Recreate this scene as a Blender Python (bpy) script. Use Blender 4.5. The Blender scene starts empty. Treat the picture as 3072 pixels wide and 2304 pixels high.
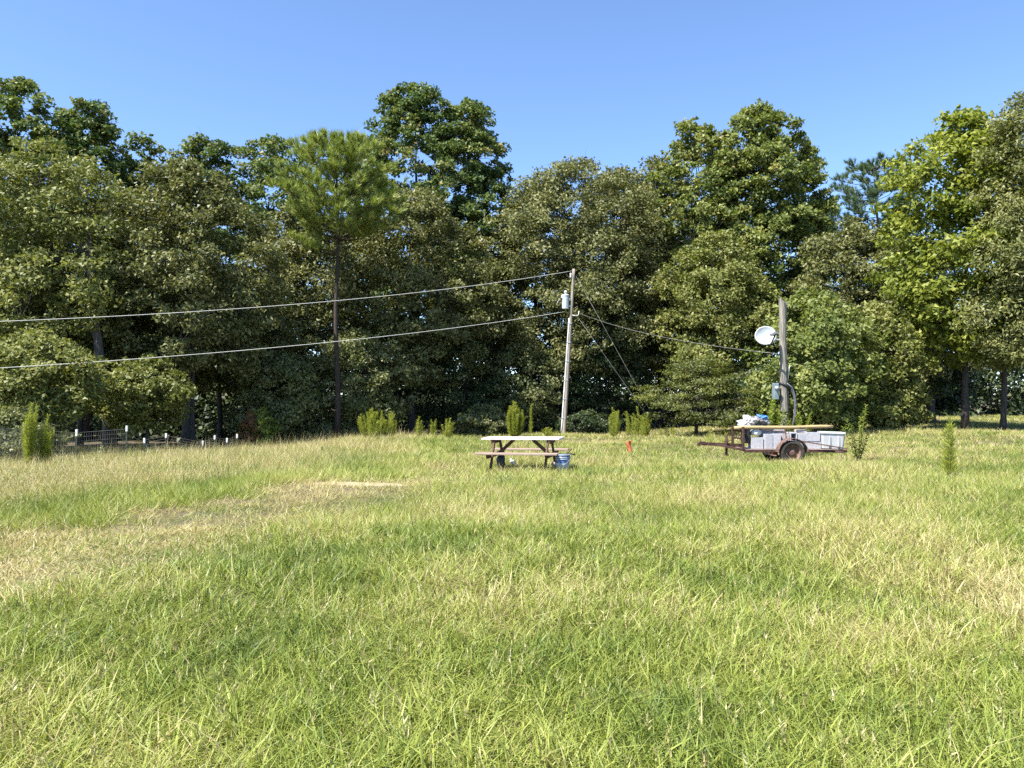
import bpy, math, random
import numpy as np
from mathutils import Vector, Matrix, Euler, noise as mnoise

R = math.radians
random.seed(7)
RNG = np.random.default_rng(7)
scene = bpy.context.scene
col = scene.collection

# ------------------------------------------------------------------ camera, sky, sun, exposure
F_PX = 2320.0            # focal length in pixels of the 3072 wide photograph
CX, HY = 1536.0, 1183.0  # column of the optical axis, row of the horizon
EYE = 1.6
cam_d = bpy.data.cameras.new('camera')
cam = bpy.data.objects.new('camera', cam_d)
col.objects.link(cam)
cam.location = (0, 0, EYE)
cam.rotation_euler = (R(90) + math.atan((HY - 1152) / F_PX), 0, 0)
cam_d.sensor_width = 36.0
cam_d.lens = 36.0 * F_PX / 3072.0
cam_d.clip_start = 0.05
cam_d.clip_end = 3000
scene.camera = cam

SUN_EL, SUN_AZ = R(56), R(-127)     # azimuth clockwise from the view direction (+Y); negative is to the left
world = bpy.data.worlds.new('World')
scene.world = world
world.use_nodes = True
wn = world.node_tree
bg = wn.nodes['Background']
sky = wn.nodes.new('ShaderNodeTexSky')
sky.sky_type = 'NISHITA'
sky.sun_disc = False
sky.sun_elevation = SUN_EL
sky.sun_rotation = SUN_AZ
sky.air_density = 0.7
sky.dust_density = 0.2
sky.ozone_density = 5.0
sky.altitude = 120
wn.links.new(sky.outputs[0], bg.inputs[0])
bg.inputs[1].default_value = 0.12

sun_d = bpy.data.lights.new('sun', 'SUN')
sun_d.energy = 4.8
sun_d.angle = R(0.53)
sun_d.color = (1.0, 0.97, 0.91)
sun = bpy.data.objects.new('sun', sun_d)
col.objects.link(sun)
sdir = Vector((math.sin(SUN_AZ) * math.cos(SUN_EL), math.cos(SUN_AZ) * math.cos(SUN_EL), math.sin(SUN_EL)))
sun.rotation_euler = sdir.to_track_quat('Z', 'Y').to_euler()
sun.location = (-20, -20, 40)

vs = scene.view_settings
vs.view_transform = 'Standard'
vs.look = 'None'
vs.gamma = 1.0
vs.exposure = 1.5
vs.use_curve_mapping = False
scene.cycles.max_bounces = 6
scene.cycles.diffuse_bounces = 3
scene.cycles.glossy_bounces = 2
scene.cycles.transmission_bounces = 4
scene.cycles.transparent_max_bounces = 4
scene.cycles.use_denoising = False
scene.render.filter_size = 1.2

# ------------------------------------------------------------------ small helpers
def P(px, py, d):
    """photo pixel at distance d along the view -> world point"""
    return Vector(((px - CX) / F_PX * d, d, EYE - (py - HY) / F_PX * d))

def sst(a, b, x):
    t = np.clip((np.asarray(x, float) - a) / (b - a), 0, 1)
    return t * t * (3 - 2 * t)

def ground_z(x, y):
    x = np.asarray(x, float); y = np.asarray(y, float)
    s = 0.024 * np.clip(np.minimum(y, 60) - 13, 0, None)
    z = -s * (1 - 0.85 * sst(5, 20, x - 0.0 * y))
    z = z - 0.42 * sst(-5, -13, x) * sst(12, 23, y)
    z = z + 0.045 * np.sin(0.55 * x + 0.31 * y) + 0.03 * np.sin(0.9 * y - 0.42 * x + 1.0) + 0.02 * np.sin(1.7 * x + 1.3)
    fade = sst(1.0, 5.0, np.hypot(x, y))
    return z * fade

def gz(x, y):
    return float(ground_z(x, y))

def tag(o, label=None, cat=None, group=None, kind=None):
    if label: o['label'] = label
    if cat: o['category'] = cat
    if group: o['group'] = group
    if kind: o['kind'] = kind
    return o

def empty(name, loc=(0, 0, 0), rz=0.0):
    o = bpy.data.objects.new(name, None)
    col.objects.link(o)
    o.location = loc
    o.rotation_euler = (0, 0, rz)
    o.empty_display_size = 0.2
    return o

class MB:
    """collects shapes, builds one mesh object"""
    def __init__(s):
        s.v = []; s.f = []
    def add(s, vs, fs):
        n = len(s.v)
        s.v += [tuple(v) for v in vs]
        s.f += [tuple(i + n for i in f) for f in fs]
    def box(s, c, size, rot=None, taper=None):
        hx, hy, hz = size[0] / 2, size[1] / 2, size[2] / 2
        vs = []
        for z in (-1, 1):
            k = 1.0 if (taper is None or z < 0) else taper
            for (x, y) in ((-1, -1), (1, -1), (1, 1), (-1, 1)):
                v = Vector((x * hx * k, y * hy * k, z * hz))
                if rot is not None: v = rot @ v
                vs.append(v + Vector(c))
        s.add(vs, [(3, 2, 1, 0), (4, 5, 6, 7), (0, 1, 5, 4), (1, 2, 6, 5), (2, 3, 7, 6), (3, 0, 4, 7)])
    def bar(s, a, b, w, h, up=(0, 0, 1)):
        """rectangular bar from a to b"""
        a, b = Vector(a), Vector(b)
        d = (b - a); L = d.length; d.normalize()
        u = Vector(up); side = d.cross(u)
        if side.length < 1e-4: side = d.cross(Vector((0, 1, 0)))
        side.normalize(); u = side.cross(d).normalized()
        vs = []
        for p in (a, b):
            for (x, y) in ((-1, -1), (1, -1), (1, 1), (-1, 1)):
                vs.append(p + side * (x * w / 2) + u * (y * h / 2))
        s.add(vs, [(3, 2, 1, 0), (4, 5, 6, 7), (0, 1, 5, 4), (1, 2, 6, 5), (2, 3, 7, 6), (3, 0, 4, 7)])
    def tube(s, pts, rad, n=8, cap=True, wob=0.0):
        pts = [Vector(p) for p in pts]
        if not hasattr(rad, '__len__'): rad = [rad] * len(pts)
        rings = []
        side = None
        for i, p in enumerate(pts):
            if i == 0: d = pts[1] - pts[0]
            elif i == len(pts) - 1: d = pts[-1] - pts[-2]
            else: d = pts[i + 1] - pts[i - 1]
            if d.length < 1e-6: d = Vector((0, 0, 1))
            d.normalize()
            if side is None:
                side = d.cross(Vector((0, 1, 0)) if abs(d.y) < 0.9 else Vector((1, 0, 0)))
            side = (side - d * side.dot(d)).normalized()
            up = d.cross(side)
            ring = []
            for k in range(n):
                a = 2 * math.pi * k / n
                r = rad[i] * (1 + wob * math.sin(k * 2.4 + i * 1.7))
                ring.append(p + side * (math.cos(a) * r) + up * (math.sin(a) * r))
            rings.append(ring)
        vs = [v for r in rings for v in r]
        fs = []
        for i in range(len(pts) - 1):
            for k in range(n):
                a = i * n + k; b = i * n + (k + 1) % n
                fs.append((a, b, b + n, a + n))
        if cap:
            fs.append(tuple(reversed(range(n))))
            fs.append(tuple(range((len(pts) - 1) * n, len(pts) * n)))
        s.add(vs, fs)
    def lathe(s, prof, n=24, c=(0, 0, 0), sx=1, sy=1):
        """prof: list of (r, z)"""
        vs = []
        for (r, z) in prof:
            for k in range(n):
                a = 2 * math.pi * k / n
                vs.append((c[0] + r * sx * math.cos(a), c[1] + r * sy * math.sin(a), c[2] + z))
        fs = []
        for i in range(len(prof) - 1):
            for k in range(n):
                a = i * n + k; b = i * n + (k + 1) % n
                fs.append((a, b, b + n, a + n))
        s.add(vs, fs)
    def build(s, name, mat, parent=None, smooth=False, bevel=0.0):
        me = bpy.data.meshes.new(name)
        me.from_pydata(s.v, [], s.f)
        me.update()
        if smooth:
            me.polygons.foreach_set('use_smooth', [True] * len(me.polygons))
        o = bpy.data.objects.new(name, me)
        col.objects.link(o)
        if mat: me.materials.append(mat)
        if parent is not None: o.parent = parent
        if bevel > 0:
            m = o.modifiers.new('bevel', 'BEVEL'); m.width = bevel; m.segments = 2; m.limit_method = 'ANGLE'
        return o

def mesh_polys(name, V, k, tint=None, mat=None):
    """V (n, k, 3): n separate polygons of k corners each, fast"""
    n = V.shape[0]
    me = bpy.data.meshes.new(name)
    me.vertices.add(n * k)
    me.vertices.foreach_set('co', np.ascontiguousarray(V, dtype=np.float32).ravel())
    me.loops.add(n * k)
    me.loops.foreach_set('vertex_index', np.arange(n * k, dtype=np.int32))
    me.polygons.add(n)
    me.polygons.foreach_set('loop_start', np.arange(n, dtype=np.int32) * k)
    me.update(calc_edges=True)
    if tint is not None:
        a = me.attributes.new('tint', 'FLOAT', 'FACE')
        a.data.foreach_set('value', np.asarray(tint, dtype=np.float32))
    if mat: me.materials.append(mat)
    return me

def mobj(name, me, parent=None, loc=None):
    o = bpy.data.objects.new(name, me)
    col.objects.link(o)
    if parent is not None: o.parent = parent
    if loc is not None: o.location = loc
    return o

# ------------------------------------------------------------------ materials
def new_mat(name):
    m = bpy.data.materials.new(name)
    m.use_nodes = True
    nt = m.node_tree
    return m, nt, nt.nodes['Principled BSDF'], nt.nodes['Material Output']

def ramp(nt, stops):
    r = nt.nodes.new('ShaderNodeValToRGB')
    e = r.color_ramp.elements
    while len(e) < len(stops): e.new(0.5)
    for i, (p, c) in enumerate(stops):
        e[i].position = p
        e[i].color = (c[0], c[1], c[2], 1)
    return r

def surf(name, c1, c2, rough=0.7, scale=8.0, metal=0.0, bump=0.0, stretch=None, detail=4.0, c3=None, spec=0.4, bscale=None):
    """noise between two or three colours with a little relief"""
    m, nt, b, out = new_mat(name)
    tc = nt.nodes.new('ShaderNodeTexCoord')
    mp = nt.nodes.new('ShaderNodeMapping')
    nt.links.new(tc.outputs['Object'], mp.inputs[0])
    if stretch: mp.inputs['Scale'].default_value = stretch
    nz = nt.nodes.new('ShaderNodeTexNoise')
    nz.inputs['Scale'].default_value = scale
    nz.inputs['Detail'].default_value = detail
    nz.inputs['Roughness'].default_value = 0.65
    nt.links.new(mp.outputs[0], nz.inputs['Vector'])
    st = [(0.32, c1), (0.66, c2)] if c3 is None else [(0.30, c1), (0.5, c2), (0.68, c3)]
    r = ramp(nt, st)
    nt.links.new(nz.outputs['Fac'], r.inputs[0])
    nt.links.new(r.outputs[0], b.inputs['Base Color'])
    b.inputs['Roughness'].default_value = rough
    b.inputs['Metallic'].default_value = metal
    b.inputs['Specular IOR Level'].default_value = spec
    if bump > 0:
        bp = nt.nodes.new('ShaderNodeBump')
        bp.inputs['Strength'].default_value = bump
        bp.inputs['Distance'].default_value = 0.02
        if bscale:
            n2 = nt.nodes.new('ShaderNodeTexNoise'); n2.inputs['Scale'].default_value = bscale
            nt.links.new(mp.outputs[0], n2.inputs['Vector'])
            nt.links.new(n2.outputs['Fac'], bp.inputs['Height'])
        else:
            nt.links.new(nz.outputs['Fac'], bp.inputs['Height'])
        nt.links.new(bp.outputs[0], b.inputs['Normal'])
    return m

def leaf_mat(name, stops, rough=0.45, trans=0.33, spec=0.45, tgain=(1.25, 1.3, 0.6)):
    """leaf colour from the per-leaf 'tint' attribute; light passes through"""
    m, nt, b, out = new_mat(name)
    at = nt.nodes.new('ShaderNodeAttribute'); at.attribute_name = 'tint'
    r = ramp(nt, stops)
    nt.links.new(at.outputs['Fac'], r.inputs[0])
    nt.links.new(r.outputs[0], b.inputs['Base Color'])
    b.inputs['Roughness'].default_value = rough
    b.inputs['Specular IOR Level'].default_value = spec
    tr = nt.nodes.new('ShaderNodeBsdfTranslucent')
    mul = nt.nodes.new('ShaderNodeMix'); mul.data_type = 'RGBA'; mul.blend_type = 'MULTIPLY'
    mul.inputs[0].default_value = 1.0
    nt.links.new(r.outputs[0], mul.inputs[6])
    mul.inputs[7].default_value = (*tgain, 1)
    nt.links.new(mul.outputs[2], tr.inputs[0])
    mx = nt.nodes.new('ShaderNodeMixShader'); mx.inputs[0].default_value = trans
    nt.links.new(b.outputs[0], mx.inputs[1]); nt.links.new(tr.outputs[0], mx.inputs[2])
    nt.links.new(mx.outputs[0], out.inputs[0])
    return m

def grass_mat(name):
    """blade colour from per-blade attributes: tint, dry (0 green, 1 straw) and hue of the patch"""
    m, nt, b, out = new_mat(name)
    N = nt.nodes; L = nt.links
    def attr(n):
        q = N.new('ShaderNodeAttribute'); q.attribute_name = n; return q.outputs['Fac']
    tint, dry, hue = attr('tint'), attr('dry'), attr('hue')
    g = ramp(nt, [(0.0, (0.050, 0.092, 0.022)), (0.28, (0.140, 0.188, 0.032)), (0.6, (0.268, 0.305, 0.054)), (1.0, (0.440, 0.425, 0.145))])
    sc = N.new('ShaderNodeMath'); sc.operation = 'MULTIPLY'; sc.inputs[1].default_value = 0.55; L.new(tint, sc.inputs[0])
    ad = N.new('ShaderNodeMath'); ad.operation = 'MULTIPLY_ADD'; ad.inputs[1].default_value = 0.55
    L.new(hue, ad.inputs[0]); L.new(sc.outputs[0], ad.inputs[2]); L.new(ad.outputs[0], g.inputs[0])
    s = ramp(nt, [(0.0, (0.20, 0.138, 0.058)), (0.3, (0.36, 0.288, 0.125)), (0.65, (0.48, 0.415, 0.205)), (1.0, (0.60, 0.55, 0.34))])
    L.new(tint, s.inputs[0])
    mix = N.new('ShaderNodeMix'); mix.data_type = 'RGBA'
    L.new(dry, mix.inputs[0]); L.new(g.outputs[0], mix.inputs[6]); L.new(s.outputs[0], mix.inputs[7])
    L.new(mix.outputs[2], b.inputs['Base Color'])
    b.inputs['Roughness'].default_value = 0.5
    b.inputs['Specular IOR Level'].default_value = 0.35
    tr = N.new('ShaderNodeBsdfTranslucent')
    mul = N.new('ShaderNodeMix'); mul.data_type = 'RGBA'; mul.blend_type = 'MULTIPLY'; mul.inputs[0].default_value = 1.0
    L.new(mix.outputs[2], mul.inputs[6]); mul.inputs[7].default_value = (1.25, 1.25, 0.7, 1)
    L.new(mul.outputs[2], tr.inputs[0])
    mx = N.new('ShaderNodeMixShader'); mx.inputs[0].default_value = 0.28
    L.new(b.outputs[0], mx.inputs[1]); L.new(tr.outputs[0], mx.inputs[2])
    L.new(mx.outputs[0], out.inputs[0])
    return m

M = {}
M['grass'] = grass_mat('grass_blade')
M['oak'] = leaf_mat('oak_leaf', [(0, (0.055, 0.064, 0.018)), (0.5, (0.138, 0.144, 0.046)), (1, (0.28, 0.27, 0.115))], 0.5, 0.26, 0.25)
M['oak_light'] = leaf_mat('light_oak_leaf', [(0, (0.075, 0.092, 0.018)), (0.5, (0.17, 0.182, 0.046)), (1, (0.31, 0.305, 0.11))], 0.5, 0.30, 0.25)
M['tulip'] = leaf_mat('tulip_leaf', [(0, (0.044, 0.078, 0.02)), (0.5, (0.105, 0.15, 0.038)), (0.84, (0.2, 0.21, 0.062)), (1, (0.29, 0.21, 0.075))], 0.5, 0.28, 0.25)
M['tulip_olive'] = leaf_mat('olive_tulip_leaf', [(0, (0.068, 0.098, 0.02)), (0.5, (0.155, 0.185, 0.042)), (0.9, (0.27, 0.27, 0.08)), (1, (0.34, 0.27, 0.1))], 0.5, 0.30, 0.25)
M['young'] = leaf_mat('young_leaf', [(0, (0.070, 0.098, 0.020)), (0.5, (0.160, 0.190, 0.044)), (1, (0.30, 0.305, 0.10))], 0.5, 0.33, 0.3)
M['gum'] = leaf_mat('gum_leaf', [(0, (0.085, 0.118, 0.015)), (0.5, (0.190, 0.220, 0.030)), (1, (0.36, 0.365, 0.080))], 0.5, 0.40, 0.25)
M['willow'] = leaf_mat('willow_leaf', [(0, (0.072, 0.086, 0.024)), (0.5, (0.165, 0.175, 0.052)), (1, (0.29, 0.285, 0.11))], 0.5, 0.30, 0.3)
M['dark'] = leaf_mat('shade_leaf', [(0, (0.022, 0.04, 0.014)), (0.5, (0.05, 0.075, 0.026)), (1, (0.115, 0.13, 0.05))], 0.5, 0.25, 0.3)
M['pine'] = leaf_mat('pine_needle', [(0, (0.085, 0.125, 0.022)), (0.5, (0.215, 0.265, 0.048)), (1, (0.38, 0.40, 0.09))], 0.45, 0.25, 0.4)
M['pine_blue'] = leaf_mat('blue_pine_needle', [(0, (0.040, 0.080, 0.034)), (0.5, (0.088, 0.140, 0.058)), (1, (0.16, 0.21, 0.09))], 0.45, 0.2, 0.4)
M['fennel'] = leaf_mat('fennel_leaf', [(0, (0.14, 0.18, 0.02)), (0.5, (0.27, 0.30, 0.04)), (1, (0.40, 0.41, 0.08))], 0.6, 0.35, 0.2)
M['weed'] = leaf_mat('weed_leaf', [(0, (0.10, 0.15, 0.024)), (0.5, (0.19, 0.24, 0.04)), (1, (0.30, 0.33, 0.09))], 0.5, 0.35, 0.3)
M['brush'] = leaf_mat('brush_leaf', [(0, (0.066, 0.084, 0.026)), (0.5, (0.16, 0.175, 0.062)), (1, (0.3, 0.295, 0.14))], 0.5, 0.3, 0.3)
M['russet'] = leaf_mat('russet_leaf', [(0, (0.10, 0.045, 0.020)), (0.5, (0.19, 0.10, 0.04)), (1, (0.28, 0.18, 0.08))], 0.6, 0.25, 0.3)
M['mimosa'] = leaf_mat('mimosa_leaf', [(0, (0.045, 0.058, 0.012)), (0.5, (0.095, 0.112, 0.022)), (1, (0.19, 0.195, 0.040))], 0.5, 0.35, 0.35)
M['bark'] = surf('bark', (0.022, 0.018, 0.014), (0.06, 0.05, 0.042), 0.9, 6, 0, 0.6, (3, 3, 0.6), c3=(0.10, 0.088, 0.075))
M['bark_pale'] = surf('pale_bark', (0.05, 0.044, 0.038), (0.13, 0.118, 0.10), 0.9, 6, 0, 0.6, (3, 3, 0.6))
M['pine_bark'] = surf('pine_bark', (0.026, 0.018, 0.013), (0.065, 0.046, 0.034), 0.9, 7, 0, 0.7, (2, 2, 0.7))
M['stem'] = surf('green_stem', (0.10, 0.11, 0.03), (0.18, 0.18, 0.06), 0.7, 10)
M['stem_dry'] = surf('dry_stem', (0.22, 0.16, 0.09), (0.38, 0.30, 0.19), 0.8, 10)
M['pole'] = surf('weathered_pole', (0.14, 0.115, 0.085), (0.26, 0.22, 0.17), 0.85, 5, 0, 0.5, (6, 6, 0.35), c3=(0.36, 0.32, 0.26))
M['pole_grey'] = surf('grey_cracked_pole', (0.035, 0.030, 0.026), (0.20, 0.18, 0.145), 0.9, 4, 0, 0.9, (7, 7, 0.45), c3=(0.33, 0.30, 0.245))
M['galv'] = surf('galvanised', (0.42, 0.43, 0.44), (0.58, 0.59, 0.60), 0.42, 12, 0.6)
M['wire'] = surf('aluminium_wire', (0.62, 0.61, 0.55), (0.74, 0.72, 0.66), 0.6, 20, 0.0)
M['dull_wire'] = surf('dull_steel_wire', (0.12, 0.12, 0.11), (0.30, 0.29, 0.26), 0.6, 3)
M['tank'] = surf('transformer_paint', (0.36, 0.40, 0.40), (0.46, 0.49, 0.48), 0.45, 4, 0, 0.0, (1, 1, 3))
M['porcelain'] = surf('porcelain', (0.60, 0.58, 0.54), (0.72, 0.70, 0.66), 0.25, 6)
M['conduit'] = surf('white_conduit', (0.62, 0.62, 0.60), (0.78, 0.78, 0.76), 0.5, 4, 0, 0, (1, 1, 0.3))
M['blackrub'] = surf('black_plastic', (0.012, 0.012, 0.013), (0.03, 0.03, 0.032), 0.5, 20)
M['cable_grey'] = surf('grey_cable', (0.06, 0.06, 0.07), (0.14, 0.14, 0.16), 0.35, 14)
M['dish'] = surf('dish_paint', (0.46, 0.49, 0.47), (0.53, 0.56, 0.54), 0.55, 5)
M['greyplast'] = surf('grey_plastic', (0.10, 0.10, 0.11), (0.17, 0.17, 0.18), 0.5, 9)
M['meter'] = surf('meter_box_grey', (0.12, 0.16, 0.18), (0.20, 0.245, 0.27), 0.5, 6)
M['top_wood'] = surf('sunbleached_board', (0.46, 0.40, 0.38), (0.64, 0.58, 0.56), 0.8, 6, 0, 0.3, (0.5, 9, 9))
M['brown_wood'] = surf('stained_wood', (0.040, 0.018, 0.009), (0.085, 0.040, 0.020), 0.75, 6, 0, 0.35, (4, 4, 4), c3=(0.13, 0.068, 0.038))
M['bench_wood'] = surf('weathered_bench_board', (0.20, 0.13, 0.095), (0.36, 0.27, 0.22), 0.8, 6, 0, 0.3, (0.5, 9, 9))
M['rust'] = surf('rusty_steel', (0.020, 0.010, 0.009), (0.052, 0.024, 0.017), 0.85, 9, 0.0, 0.4, c3=(0.10, 0.050, 0.034))
M['rust_light'] = surf('faded_rusty_steel', (0.055, 0.030, 0.022), (0.12, 0.068, 0.048), 0.85, 9, 0.0, 0.4, c3=(0.20, 0.125, 0.092))
M['tyre'] = surf('weathered_tyre', (0.018, 0.016, 0.014), (0.060, 0.048, 0.036), 0.9, 14, 0, 0.4)
M['block'] = surf('concrete_block', (0.30, 0.295, 0.31), (0.42, 0.415, 0.43), 0.95, 22, 0, 0.4, bscale=60)
M['block_pink'] = surf('pale_stone', (0.33, 0.275, 0.26), (0.44, 0.385, 0.37), 0.95, 18, 0, 0.4, bscale=60)
M['log'] = surf('peeled_log', (0.24, 0.15, 0.065), (0.38, 0.27, 0.13), 0.7, 5, 0, 0.3, (0.6, 8, 8), c3=(0.33, 0.26, 0.12))
M['tote'] = surf('milky_plastic', (0.36, 0.365, 0.37), (0.44, 0.445, 0.445), 0.4, 3)
M['tote_rim'] = surf('white_plastic_rim', (0.45, 0.47, 0.42), (0.55, 0.57, 0.52), 0.4, 3)
M['sack'] = surf('white_plastic_sheet', (0.36, 0.36, 0.36), (0.64, 0.64, 0.63), 0.45, 5, 0, 0.5, bscale=22)
M['sack_grey'] = surf('grey_plastic_sheet', (0.055, 0.055, 0.058), (0.20, 0.20, 0.21), 0.4, 8, 0, 0.6, bscale=22)
M['blue_tarp'] = surf('blue_tarp', (0.03, 0.12, 0.34), (0.10, 0.25, 0.50), 0.45, 9, 0, 0.5, bscale=24)
M['black_tarp'] = surf('black_tarp', (0.010, 0.010, 0.010), (0.045, 0.045, 0.045), 0.45, 9, 0, 0.5, bscale=24)
M['bucket'] = surf('blue_bucket', (0.04, 0.08, 0.20), (0.08, 0.14, 0.29), 0.4, 4)
M['bucket_pale'] = surf('pale_bucket', (0.28, 0.33, 0.38), (0.40, 0.44, 0.48), 0.45, 6)
M['orange'] = surf('orange_plastic', (0.38, 0.085, 0.03), (0.52, 0.16, 0.06), 0.6, 14)
M['post_green'] = surf('steel_post_green', (0.03, 0.045, 0.03), (0.06, 0.075, 0.05), 0.6, 10)
M['post_tip'] = surf('white_post_tip', (0.62, 0.62, 0.58), (0.76, 0.76, 0.72), 0.6, 10)
M['fence_wire'] = surf('fence_wire', (0.10, 0.10, 0.10), (0.18, 0.17, 0.16), 0.5, 10, 0.3)

def ground_mat():
    m, nt, b, out = new_mat('meadow_soil')
    N = nt.nodes; L = nt.links
    tc = N.new('ShaderNodeTexCoord')
    n1 = N.new('ShaderNodeTexNoise'); n1.inputs['Scale'].default_value = 0.9; n1.inputs['Detail'].default_value = 8
    n2 = N.new('ShaderNodeTexNoise'); n2.inputs['Scale'].default_value = 26; n2.inputs['Detail'].default_value = 6
    L.new(tc.outputs['Object'], n1.inputs[0]); L.new(tc.outputs['Object'], n2.inputs[0])
    r1 = ramp(nt, [(0.35, (0.055, 0.060, 0.020)), (0.55, (0.110, 0.085, 0.040)), (0.7, (0.17, 0.13, 0.070))])
    L.new(n1.outputs['Fac'], r1.inputs[0])
    r2 = ramp(nt, [(0.3, (0.45, 0.45, 0.45)), (0.7, (1.2, 1.2, 1.2))])
    L.new(n2.outputs['Fac'], r2.inputs[0])
    mu = N.new('ShaderNodeMix'); mu.data_type = 'RGBA'; mu.blend_type = 'MULTIPLY'; mu.inputs[0].default_value = 1
    L.new(r1.outputs[0], mu.inputs[6]); L.new(r2.outputs[0], mu.inputs[7])
    L.new(mu.outputs[2], b.inputs['Base Color'])
    b.inputs['Roughness'].default_value = 0.95
    bp = N.new('ShaderNodeBump'); bp.inputs['Strength'].default_value = 0.7; bp.inputs['Distance'].default_value = 0.05
    L.new(n2.outputs['Fac'], bp.inputs['Height']); L.new(bp.outputs[0], b.inputs['Normal'])
    return m
M['soil'] = ground_mat()
M['sand'] = surf('bare_sandy_soil', (0.20, 0.155, 0.085), (0.34, 0.27, 0.165), 0.95, 9, 0, 0.5, c3=(0.44, 0.37, 0.25))
M['litter'] = surf('leaf_litter', (0.035, 0.025, 0.015), (0.085, 0.060, 0.035), 0.95, 14, 0, 0.8, c3=(0.14, 0.10, 0.06))

# ------------------------------------------------------------------ the ground
def build_ground():
    xs = np.concatenate([-np.geomspace(900, 34, 14), np.linspace(-32, 32, 97), np.geomspace(34, 900, 14)])
    ys = np.concatenate([-np.geomspace(600, 6, 12), np.linspace(-4, 66, 106), np.geomspace(68, 1500, 16)])
    X, Y = np.meshgrid(xs, ys)
    Z = ground_z(X, Y)
    V = np.stack([X, Y, Z], -1).reshape(-1, 3)
    nx, ny = len(xs), len(ys)
    i = np.arange(ny - 1)[:, None] * nx + np.arange(nx - 1)[None, :]
    Fq = np.stack([i, i + 1, i + 1 + nx, i + nx], -1).reshape(-1, 4)
    me = bpy.data.meshes.new('ground')
    me.from_pydata(V.tolist(), [], Fq.tolist())
    me.polygons.foreach_set('use_smooth', [True] * len(me.polygons))
    me.materials.append(M['soil'])
    o = mobj('ground', me)
    tag(o, 'open meadow ground sloping gently away to the trees', 'ground', kind='structure')
build_ground()

def patch(name, cx, cy, rx, ry, rot, mat, label, cat, kind='structure', n=48, rings=6, lift=0.004, seed=1):
    rg = np.random.default_rng(seed)
    ph = rg.uniform(0, 6.28, 4)
    vs = [(cx, cy, gz(cx, cy) + lift)]
    fs = []
    for j in range(1, rings + 1):
        for k in range(n):
            a = 2 * math.pi * k / n
            w = 1 + 0.18 * math.sin(2 * a + ph[0]) + 0.12 * math.sin(3 * a + ph[1]) + 0.08 * math.sin(7 * a + ph[2])
            u = math.cos(a) * rx * w * j / rings; v = math.sin(a) * ry * w * j / rings
            x = cx + u * math.cos(rot) - v * math.sin(rot); y = cy + u * math.sin(rot) + v * math.cos(rot)
            vs.append((x, y, gz(x, y) + lift))
    for k in range(n):
        fs.append((0, 1 + k, 1 + (k + 1) % n))
        for j in range(rings - 1):
            a = 1 + j * n + k; b = 1 + j * n + (k + 1) % n
            fs.append((a, a + n, b + n, b))
    me = bpy.data.meshes.new(name); me.from_pydata(vs, [], fs); me.materials.append(mat)
    o = mobj(name, me)
    tag(o, label, cat, kind=kind)
    return o
patch('dirt_path', -2.55, 13.55, 0.95, 0.42, R(14), M['sand'], 'bare pale sandy patch of the old track in the grass', 'path', seed=3)
# floor of the wood, a sheet under the trees
def wood_floor():
    xs = np.linspace(-90, 90, 120); ys = np.linspace(0, 1, 22)
    vs = []; fs = []
    def front(x):
        return float(np.interp(x, [-46, -22, -13, -6, 4, 12, 18, 24, 46], [27, 27, 31, 45, 49.5, 48, 60, 62, 62]))
    for x in xs:
        f = front(x)
        for t in ys:
            y = f + (170 - f) * t
            vs.append((x, y, gz(x, y) + 0.012 + 0.0))
    for i in range(len(xs) - 1):
        for j in range(len(ys) - 1):
            a = i * len(ys) + j
            fs.append((a, a + len(ys), a + len(ys) + 1, a + 1))
    me = bpy.data.meshes.new('woodland_floor'); me.from_pydata(vs, [], fs); me.materials.append(M['litter'])
    o = mobj('woodland_floor', me)
    tag(o, 'brown leaf litter floor under the trees of the wood', 'ground', kind='structure')
wood_floor()

# ------------------------------------------------------------------ foliage
def rand_unit(rg, n):
    v = rg.normal(size=(n, 3)); return v / np.linalg.norm(v, axis=1, keepdims=True)

def norm(v):
    return v / np.maximum(np.linalg.norm(v, axis=-1, keepdims=True), 1e-6)

def leaves_at(rg, C, Nrm, length, width, fold=0.18, jit=0.75, droop=0.35, tri=False):
    """diamond leaves (4 corners, folded on the midrib) at centres C facing Nrm"""
    n = len(C)
    nn = norm(Nrm + jit * rand_unit(rg, n))
    d = rand_unit(rg, n); d[:, 2] -= droop
    d = norm(d - nn * np.sum(d * nn, 1, keepdims=True))
    s = np.cross(nn, d)
    L = length * rg.uniform(0.65, 1.25, (n, 1)); W = width * rg.uniform(0.7, 1.2, (n, 1))
    if tri:
        V = np.empty((n, 3, 3))
        sk = rg.uniform(-0.25, 0.25, (n, 1)) * L
        V[:, 0] = C + s * W * 0.62 - d * (L * 0.40 - sk)
        V[:, 1] = C + d * L * 0.60
        V[:, 2] = C - s * W * 0.62 - d * (L * 0.40 + sk)
        return V
    V = np.empty((n, 4, 3))
    V[:, 0] = C - d * L * 0.5
    V[:, 1] = C + s * W * 0.5 - d * L * 0.05 + nn * (fold * W)
    V[:, 2] = C + d * L * 0.5
    V[:, 3] = C - s * W * 0.5 - d * L * 0.05 + nn * (fold * W)
    return V

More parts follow.
